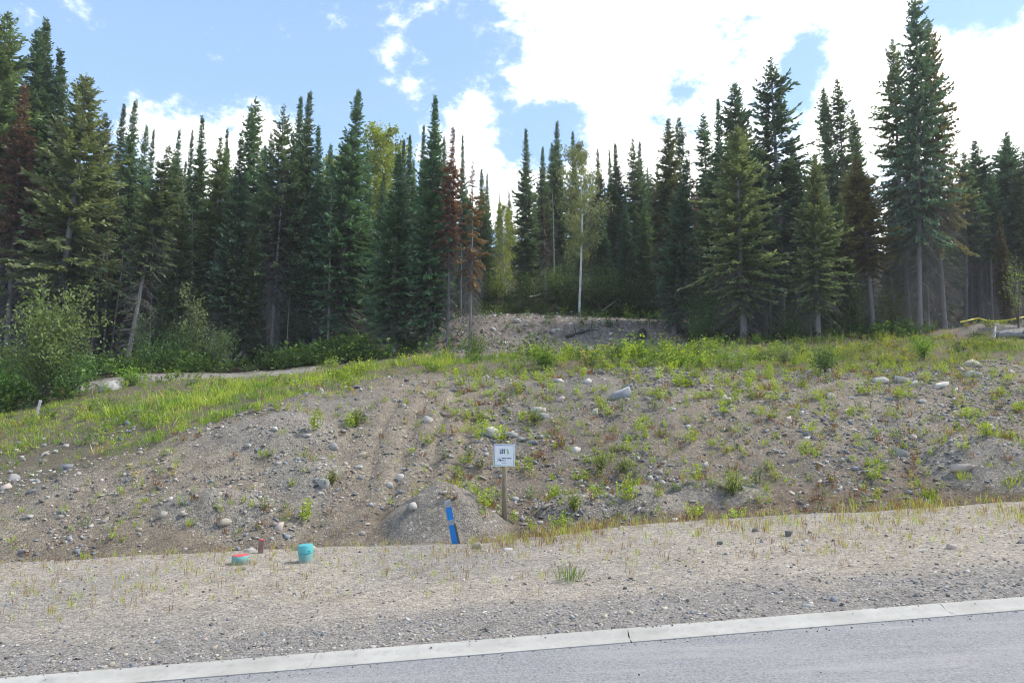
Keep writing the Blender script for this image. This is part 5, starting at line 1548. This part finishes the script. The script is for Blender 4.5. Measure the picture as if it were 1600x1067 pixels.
def lot_sign():
    p = at(788, 810)
    k = p[1] * cp / FPX * 1.0
    W = 33 * k; Hh = 34 * k
    post_h = (810 - 697) * k
    sc_z = (810 - 714) * k
    root = empty('lot_sign', p, math.radians(-1.5))
    wood = NT('weathered_post')
    mp = wood.N.new('ShaderNodeMapping'); mp.inputs['Scale'].default_value = (6, 6, .5); wood.L.new(wood.coord(), mp.inputs[0])
    n = wood.noise(7, 6, .65, mp.outputs[0])
    wood.principled(wood.mix(wood.ramp(n, .3, .7), (.17, .135, .095, 1), (.33, .275, .20, 1)), .85, wood.bump(n, .6, .01), .15)
    A = Acc(); tube(A, np.array([(0, 0, -.4), (.002, 0, post_h * .5), (0, 0, post_h - .015), (0, 0, post_h)]), np.array([.064, .062, .061, .052]), 16)
    link('post', A.mesh('post', wood.m, True), root)
    white = simple('sign_white', (.78, .79, .80), .45, 30, .06, .4)
    pan = bevel_box('panel', (W, .012, Hh), white, root, (0, -.080, sc_z), .003)
    pan.rotation_euler = (0, math.radians(.9), 0)
    bl = simple('border_blue', (.10, .17, .42), .5, 30, .05); gr = simple('border_green', (.22, .42, .30), .5, 30, .05)
    navy = simple('ink_navy', (.028, .06, .11), .5, 30, .02); lime = simple('ink_lime', (.22, .52, .07), .5, 30, .02); inkg = simple('ink_grey', (.12, .16, .28), .5, 30, .02)
    y = -.0110
    a, b = W / 2 - W * .035, Hh / 2 - Hh * .035; w = W * .024
    strokes('border_top', [(-a, b - w, a, b)], bl, pan, y)
    strokes('border_bottom', [(-a, -b, a, -b + w)], gr, pan, y)
    # the frame fades from blue above to green below
    fade = NT('border_fade'); se = fade.N.new('ShaderNodeSeparateXYZ'); fade.L.new(fade.coord(), se.inputs[0])
    fade.principled(fade.mix(fade.ramp(se.outputs['Z'], -b, b), (.22, .42, .30, 1), (.10, .17, .42, 1)), .5)
    strokes('border_side', [(-a, -b + w, -a + w, b - w)], fade.m, pan, y)
    strokes('border_side', [(a - w, -b + w, a, b - w)], fade.m, pan, y)
    u = W / 33.0                                       # one photo pixel on the panel
    def X(v): return (v - 605.) / 21.3 * u             # coordinates read off the enlarged photograph
    def Zp(v): return (500. - v) / 21.3 * u
    L0, L1, LB, LT = X(455), X(505), Zp(447), Zp(297); sw = X(623) - X(600)
    strokes('letter', [(L0, LB, L0 + sw, LT), (L0 + sw, LB, L1, LB + sw)], navy, pan, y)['label'] = 'dark navy letter L'
    a0, a1 = X(514), X(570)
    strokes('letter', [(a0, LB + sw * .6, a0 + sw, LT - sw * .6), (a1 - sw, LB + sw * .6, a1, LT - sw * .6), (a0 + sw * .45, LB, a1 - sw * .45, LB + sw), (a0 + sw * .45, LT - sw, a1 - sw * .45, LT)], navy, pan, y)['label'] = 'dark navy letter O'
    a0, a1 = X(578), X(634)
    strokes('letter', [(a0, LT - sw, a1, LT), ((a0 + a1 - sw) / 2, LB, (a0 + a1 + sw) / 2, LT - sw)], navy, pan, y)['label'] = 'dark navy letter T'
    a0, a1 = X(684), X(746); sw *= 1.05; zm = (LB + LT) / 2 + sw * .2
    strokes('digit', [(a0, LT - sw, a1 - .15 * sw, LT), (a0, zm - .3 * sw, a0 + sw, LT - sw), (a0 + sw, zm - .6 * sw, a1 - .4 * sw, zm + .5 * sw), (a1 - sw, LB + .5 * sw, a1, zm - .1 * sw),
                      (a0 + .3 * sw, LB, a1 - .4 * sw, LB + sw), (a0, LB + .5 * sw, a0 + sw * .9, LB + 1.7 * sw)], lime, pan, y)['label'] = 'bright green digit 5'
    # mountain emblem and the two small lines of print beside it
    def peak(x0, z0, x1, z1, w_): return (x0, z0, x0 + w_, z0, x1 + w_ * .5, z1, x1 - w_ * .2, z1)
    strokes('emblem', [peak(X(378), Zp(684), X(432), Zp(585), X(620) - X(605)), peak(X(470), Zp(640), X(438), Zp(588), X(616) - X(605)), peak(X(432), Zp(684), X(470), Zp(625), X(640) - X(605)),
                       (X(455), Zp(686), X(502), Zp(640))], navy, pan, y)
    segs = []
    for line, (x0, x1, zt, zb) in enumerate(((518, 850, 575, 612), (512, 680, 655, 682), (540, 680, 752, 762))):
        x = x0; i = 0
        pat = [22, 24, 18, 24, 20, 8, 24, 22, 20, 24, 20, 18, 22, 24]
        while x < x1 - 10:
            wd = pat[i % len(pat)] * (1 if line == 0 else .7)
            if i % 7 != 6:
                segs += [(X(x), Zp(zb), X(x + 7), Zp(zt)), (X(x + wd - 8), Zp(zb), X(x + wd - 2), Zp(zt))]
                if i % 2 == 0: segs.append((X(x + 7), Zp((zt + zb) / 2 + 3), X(x + wd - 8), Zp((zt + zb) / 2 - 4)))
                else: segs.append((X(x + 7), Zp(zt + 7), X(x + wd - 8), Zp(zt)))
            x += wd + 4; i += 1
    o = strokes('small_print', segs, inkg, pan, y); o['kind'] = 'stuff'
    tag(root, 'white lot sign reading LOT 5 on a round wooden post', 'sign')


def marker_post():
    p = at(711, 849)
    k = p[1] * cp / FPX
    root = empty('marker_post', (p[0], p[1], p[2]))
    Hh = 66 * k; W = 9.2 * k
    root.rotation_euler = (math.radians(3), math.radians(-11.5), math.radians(8))
    t = NT('blue_paint_worn'); n = t.noise(9, 5, .65, t.coord()); n2 = t.noise(60, 3, .6, t.coord())
    c = t.mix(t.ramp(n, .35, .7, 0, .35), (.010, .19, .55, 1), (.03, .26, .58, 1)); c = t.mix(t.ramp(n2, .62, .75, 0, .7), c, (.3, .33, .36, 1))
    t.principled(c, .6, None, .3)
    grey = simple('weathered_board', (.36, .37, .39), .85, 14, .5)
    bevel_box('board', (W, .05, Hh * .84 + .3), t.m, root, (0, 0, (Hh * .84 - .3) / 2), .005, label='blue painted board')
    bevel_box('bare_end', (W * 1.01, .052, Hh * .155), grey, root, (0, 0, Hh * .84 + Hh * .155 / 2 + .001), .006, label='unpainted grey top end of the board')
    bevel_box('wrap', (W * 1.14, .068, Hh * .12), simple('silver_tape', (.30, .33, .38), .4, 26, .6, .4), root, (0, 0, Hh * .49), .008, label='silvery tape wrapped round the board')
    dk = simple('dark_stake', (.10, .10, .10), .8, 20, .4)
    bevel_box('stake', (W * .34, .035, Hh * .48 + .2), dk, root, (W * .62, -.012, (Hh * .48 - .2) / 2), .004, rot=(0, math.radians(-3), 0))
    tag(root, 'leaning blue wooden marker post with grey top and silver tape', 'post')


def pipes():
    tm = NT('teal_plastic'); n = tm.noise(7, 5, .6, tm.coord()); n2 = tm.noise(30, 4, .6, tm.coord())
    c = tm.mix(tm.ramp(n, .4, .75, 0, .35), (.12, .35, .34, 1), (.20, .37, .35, 1)); c = tm.mix(tm.ramp(n2, .56, .72, 0, .6), c, (.25, .24, .2, 1))
    sz = tm.N.new('ShaderNodeSeparateXYZ'); tm.L.new(tm.coord(), sz.inputs[0])
    mud = tm.N.new('ShaderNodeMath'); mud.operation = 'MULTIPLY'; tm.L.new(tm.ramp(sz.outputs['Z'], .0, .13, 1.1, 0), mud.inputs[0]); tm.L.new(tm.ramp(n2, .3, .6), mud.inputs[1])
    c = tm.mix(mud.outputs[0], c, (.27, .24, .19, 1))
    tm.principled(c, .6, None, .3)
    cap_m = NT('teal_cap'); n = cap_m.noise(9, 4, .6, cap_m.coord())
    cap_m.principled(cap_m.mix(cap_m.ramp(n, .4, .75, 0, .3), (.075, .37, .39, 1), (.20, .40, .40, 1)), .42, None, .4)
    red = simple('red_paint', (.52, .075, .085), .6, 22, .35, dark=(.4, .2, .18))

    def lathe(prof, name, mat, parent, n=28):
        A = Acc(); th = np.arange(n) * 2 * math.pi / n; V = []
        for r_, z_ in prof: V += [(r_ * math.cos(a), r_ * math.sin(a), z_) for a in th]
        Q = [(i * n + j, i * n + (j + 1) % n, (i + 1) * n + (j + 1) % n, (i + 1) * n + j) for i in range(len(prof) - 1) for j in range(n)]
        me = make_mesh(name, V, [np.array(Q), np.array([[(len(prof) - 1) * n + j for j in range(n)]])], mat)
        me.polygons.foreach_set('use_smooth', np.array([True] * len(Q) + [False])); me.set_sharp_from_angle(angle=math.radians(35))
        return link(name, me, parent)
    p = at(375, 881); k = p[1] * cp / FPX; R = 12.3 * k
    root = empty('pipe_stub', p); root.rotation_euler = (0, math.radians(-2), 0)
    hh = 14.5 * k * .82
    lathe([(R * .97, -.3), (R * .97, hh * .25), (R, hh * .3), (R, hh * .92), (R * .95, hh)], 'pipe', tm.m, root)
    lathe([(R * .96, hh * .9), (R * .955, hh + .004), (R * .93, hh + .010), (R * .5, hh + .012)], 'lid', red, root)['label'] = 'red painted top'
    tag(root, 'short teal pipe stub with red top on the verge', 'pipe')
    p = at(478, 878); k = p[1] * cp / FPX; R = 11.0 * k
    root = empty('pipe_stub', p); root.rotation_euler = (math.radians(2), math.radians(-4), 0)
    hh = 26 * k
    lathe([(R * .95, -.3), (R * .95, hh * .55)], 'pipe', tm.m, root)
    lathe([(R * .97, hh * .52), (R * 1.03, hh * .54), (R * 1.03, hh * .93), (R * .98, hh * .985), (R * .8, hh)], 'cap', cap_m.m, root)
    bevel_box('hole_plug', (.018, .018, .018), simple('black_plug', (.02, .02, .02)), root, (R * .72, -R * .76, hh * .64), .004)
    tag(root, 'taller teal pipe stub with a thick teal cap', 'pipe')
    p = at(407, 864); k = p[1] * cp / FPX
    root = empty('survey_stake', p, .2); root.rotation_euler = (0, math.radians(2.5), .2)
    W, hh = 7.4 * k, 20 * k
    bevel_box('stake', (W, W * .9, hh + .2), simple('stained_wood', (.20, .12, .11), .85, 12, .5, dark=(.3, .27, .25)), root, (0, 0, (hh - .2) / 2), .006)
    bevel_box('painted_tip', (W * 1.02, W * .92, hh * .10), red, root, (0, 0, hh * .955), .004)
    tag(root, 'short reddish wooden stake between the teal pipes', 'stake')
    p = at(56, 651); k = p[1] * cp / FPX
    root = empty('survey_stake', p); root.rotation_euler = (0, math.radians(9), .3)
    bevel_box('stake', (3.6 * k, 2.2 * k, 26 * k + .2), simple('pale_stake', (.48, .47, .47), .85, 12, .4), root, (0, 0, 13 * k - .1), .008)
    bevel_box('painted_tip', (3.8 * k, 2.4 * k, 3 * k), simple('white_tip', (.62, .62, .64), .8), root, (0, 0, 24.8 * k), .006)
    tag(root, 'pale leaning stake below the willow at the left', 'stake')


def caution_tape():
    pts = [(1498, 504), (1512, 501), (1530, 497), (1545, 500), (1562, 501.5), (1578, 500), (1592, 497), (1606, 494)]
    y = 46.8
    P = []
    for px, py in pts:
        d = pix_dir(px, py); kk = y / d[1]; P.append((d[0] * kk, y + .2 * math.sin(px * .07), CAM_H + d[2] * kk))
    P = np.array(P); tt = np.linspace(0, 7, 50)
    C = np.stack([np.interp(tt, np.arange(8), P[:, i]) for i in range(3)], -1)
    C[1:-1] = (C[:-2] + 2 * C[1:-1] + C[2:]) / 4
    tw = np.sin(tt * 2.3) * .8
    w = .055
    off = np.stack([np.zeros(50), np.sin(tw), np.cos(tw)], -1) * w
    V = np.concatenate([C - off, C + off, C - off + np.array((0, .004, 0)), C + off + np.array((0, .004, 0))]); n = 50
    Q = []
    for i in range(n - 1):
        Q += [(i, i + 1, n + i + 1, n + i), (2 * n + i, 3 * n + i, 3 * n + i + 1, 2 * n + i + 1), (i, 2 * n + i, 2 * n + i + 1, i + 1), (n + i, n + i + 1, 3 * n + i + 1, 3 * n + i)]
    ye = NT('yellow_tape'); n_ = ye.noise(3, 3, .5, ye.coord())
    ye.principled(ye.mix(ye.ramp(n_, .4, .7, 0, .4), (.75, .62, .03, 1), (.6, .5, .08, 1)), .4, None, .4)
    o = link('caution_tape', make_mesh('caution_tape', V, np.array(Q), ye.m, smooth=True))
    tag(o, 'yellow caution tape strung between trunks at the right edge', 'tape')


def log_px(name, pts, r0, r1, label, col=(.26, .25, .24), twigs=0, cat='log', seed=0, lift=.05):
    """a fallen log or broken root along pixels on the ground (row offset lifts it)"""
    r = np.random.default_rng(seed)
    P = []
    for a in pts:
        p = at(a[0], a[1]); P.append((p[0], p[1], p[2] + lift + (a[2] if len(a) > 2 else 0)))
    P = np.array(P)
    if len(P) == 2: P = np.stack([P[0], P[0] * .5 + P[1] * .5 + np.array((0, 0, .03)), P[1]])
    root = empty(name, P[0]); P = P - P[0]
    A = Acc(); k = np.linspace(0, len(P) - 1, 9)
    C = np.stack([np.interp(k, np.arange(len(P)), P[:, i]) for i in range(3)], -1) + r.normal(0, r0 * .15, (9, 3))
    tube(A, C, np.linspace(r0, r1, 9) * r.uniform(.85, 1.15, 9), 8, col)
    link('stem', A.mesh('stem', M['bark'], True), root)
    for t in range(twigs):
        i = r.integers(2, 9); d = norm(r.normal(0, 1, 3) + np.array((0, -.3, .5))); L = r.uniform(.4, 1.1)
        B = Acc(); tube(B, np.stack([C[i], C[i] + d * L * .5 + r.normal(0, .08, 3), C[i] + d * L]), np.array([r1 * .6 + .01, r1 * .4 + .008, .005]), 5, col)
        link('branch', B.mesh('branch', M['bark'], True), root)
    tag(root, label, cat)


PALEW = (.40, .39, .38)
log_px('fallen_log', [(826, 469), (862, 460)], .11, .06, 'pale fallen log on the earth mound in the gap', PALEW, 4, seed=901, lift=.25)
log_px('fallen_log', [(640, 528), (690, 532)], .10, .06, 'thin fallen log beside the broken stump', (.3, .29, .28), 2, seed=902, lift=.25)
log_px('stump', [(615, 556), (616, 552, .5), (622, 548, 1.2), (625, 545, 1.7)], .16, .07, 'grey splintered stump sticking up behind the grass', PALEW, 4, 'stump', 903)
log_px('fallen_log', [(366, 566), (388, 560, .9)], .13, .09, 'pale broken root leaning by the gravel lane', PALEW, 4, seed=904)
log_px('fallen_log', [(468, 540, .6), (488, 556, .1)], .12, .06, 'pale fallen branch slanting under the dark firs', (.34, .34, .35), 1, seed=905)
log_px('fallen_log', [(436, 568), (440, 556, .6)], .07, .04, 'small bleached stick by the reddish earth', PALEW, 1, seed=906)
log_px('stump', [(668, 536), (668, 531, .9), (667, 528, 1.5)], .34, .26, 'broad grey broken stump behind the tall middle fir', (.30, .30, .31), 0, 'stump', 907)
log_px('fallen_log', [(655, 520, .9), (668, 519, 1.1), (683, 518, .9)], .2, .14, 'mossy log end lying across the broken stump', (.30, .30, .26), 2, seed=908)
log_px('bent_stem', [(935, 492, .1), (960, 488, .9), (990, 480, 2.0), (1000, 470, 2.8)], .06, .02, 'long grey stem arching over the dirt bank', PALEW, 3, 'branch', 909, 0)
log_px('bent_stem', [(1005, 492, .1), (1022, 486, 1.2), (1034, 478, 2.6), (1036, 470, 3.8)], .06, .02, 'grey stem curving upward left of the bluish fir', PALEW, 3, 'branch', 910, 0)
log_px('bent_stem', [(990, 492, .1), (1004, 486, 1.4), (1015, 478, 2.8)], .05, .02, 'short grey stem between the two arching stems', PALEW, 2, 'branch', 911, 0)
log_px('fallen_log', [(885, 530, .05), (905, 524, .1), (926, 521, .15)], .10, .05, 'dark root lying on the upper dirt bank', (.07, .06, .05), 5, seed=912)
log_px('stump', [(1005, 530), (1004, 527, .2), (1004, 526, .35)], .30, .2, 'dark burnt stump in the right of the dirt bank', (.045, .04, .038), 3, 'stump', 913)
log_px('fallen_log', [(1552, 534, .1), (1556, 533, .4), (1558, 531, .7)], .10, .05, 'pale broken stub below the yellow tape', PALEW, 1, seed=914)
log_px('fallen_log', [(1560, 530, .15), (1612, 528, .15)], .22, .18, 'grey log lying at the right edge below the tape', (.36, .36, .37), 1, seed=915)
log_px('fallen_log', [(696, 536, .1), (712, 528, .4), (722, 534, .1)], .08, .05, 'tangle of grey roots between the bare trunks', (.3, .29, .29), 7, seed=916)
lot_sign(); marker_post(); pipes(); caution_tape()


def haze():  # scattering box added to lighten the dark tones of the forest
    t = bpy.data.materials.new('haze'); t.use_nodes = True
    N = t.node_tree.nodes; N.clear(); out = N.new('ShaderNodeOutputMaterial'); v = N.new('ShaderNodeVolumePrincipled')
    v.inputs['Color'].default_value = (.95, .97, 1.0, 1); v.inputs['Density'].default_value = HAZE; v.inputs['Anisotropy'].default_value = 0.3
    t.node_tree.links.new(v.outputs[0], out.inputs['Volume'])
    A = Acc(); box_acc(A, (0, 0, 30), (2000, 2000, 110))
    V, F, C = A.arrays()
    o = link('haze', make_mesh('haze', V, F, t)); tag(o, 'thin pale haze volume added to lift the dark forest', 'haze', kind='stuff')


HAZE = 0.00045
haze()
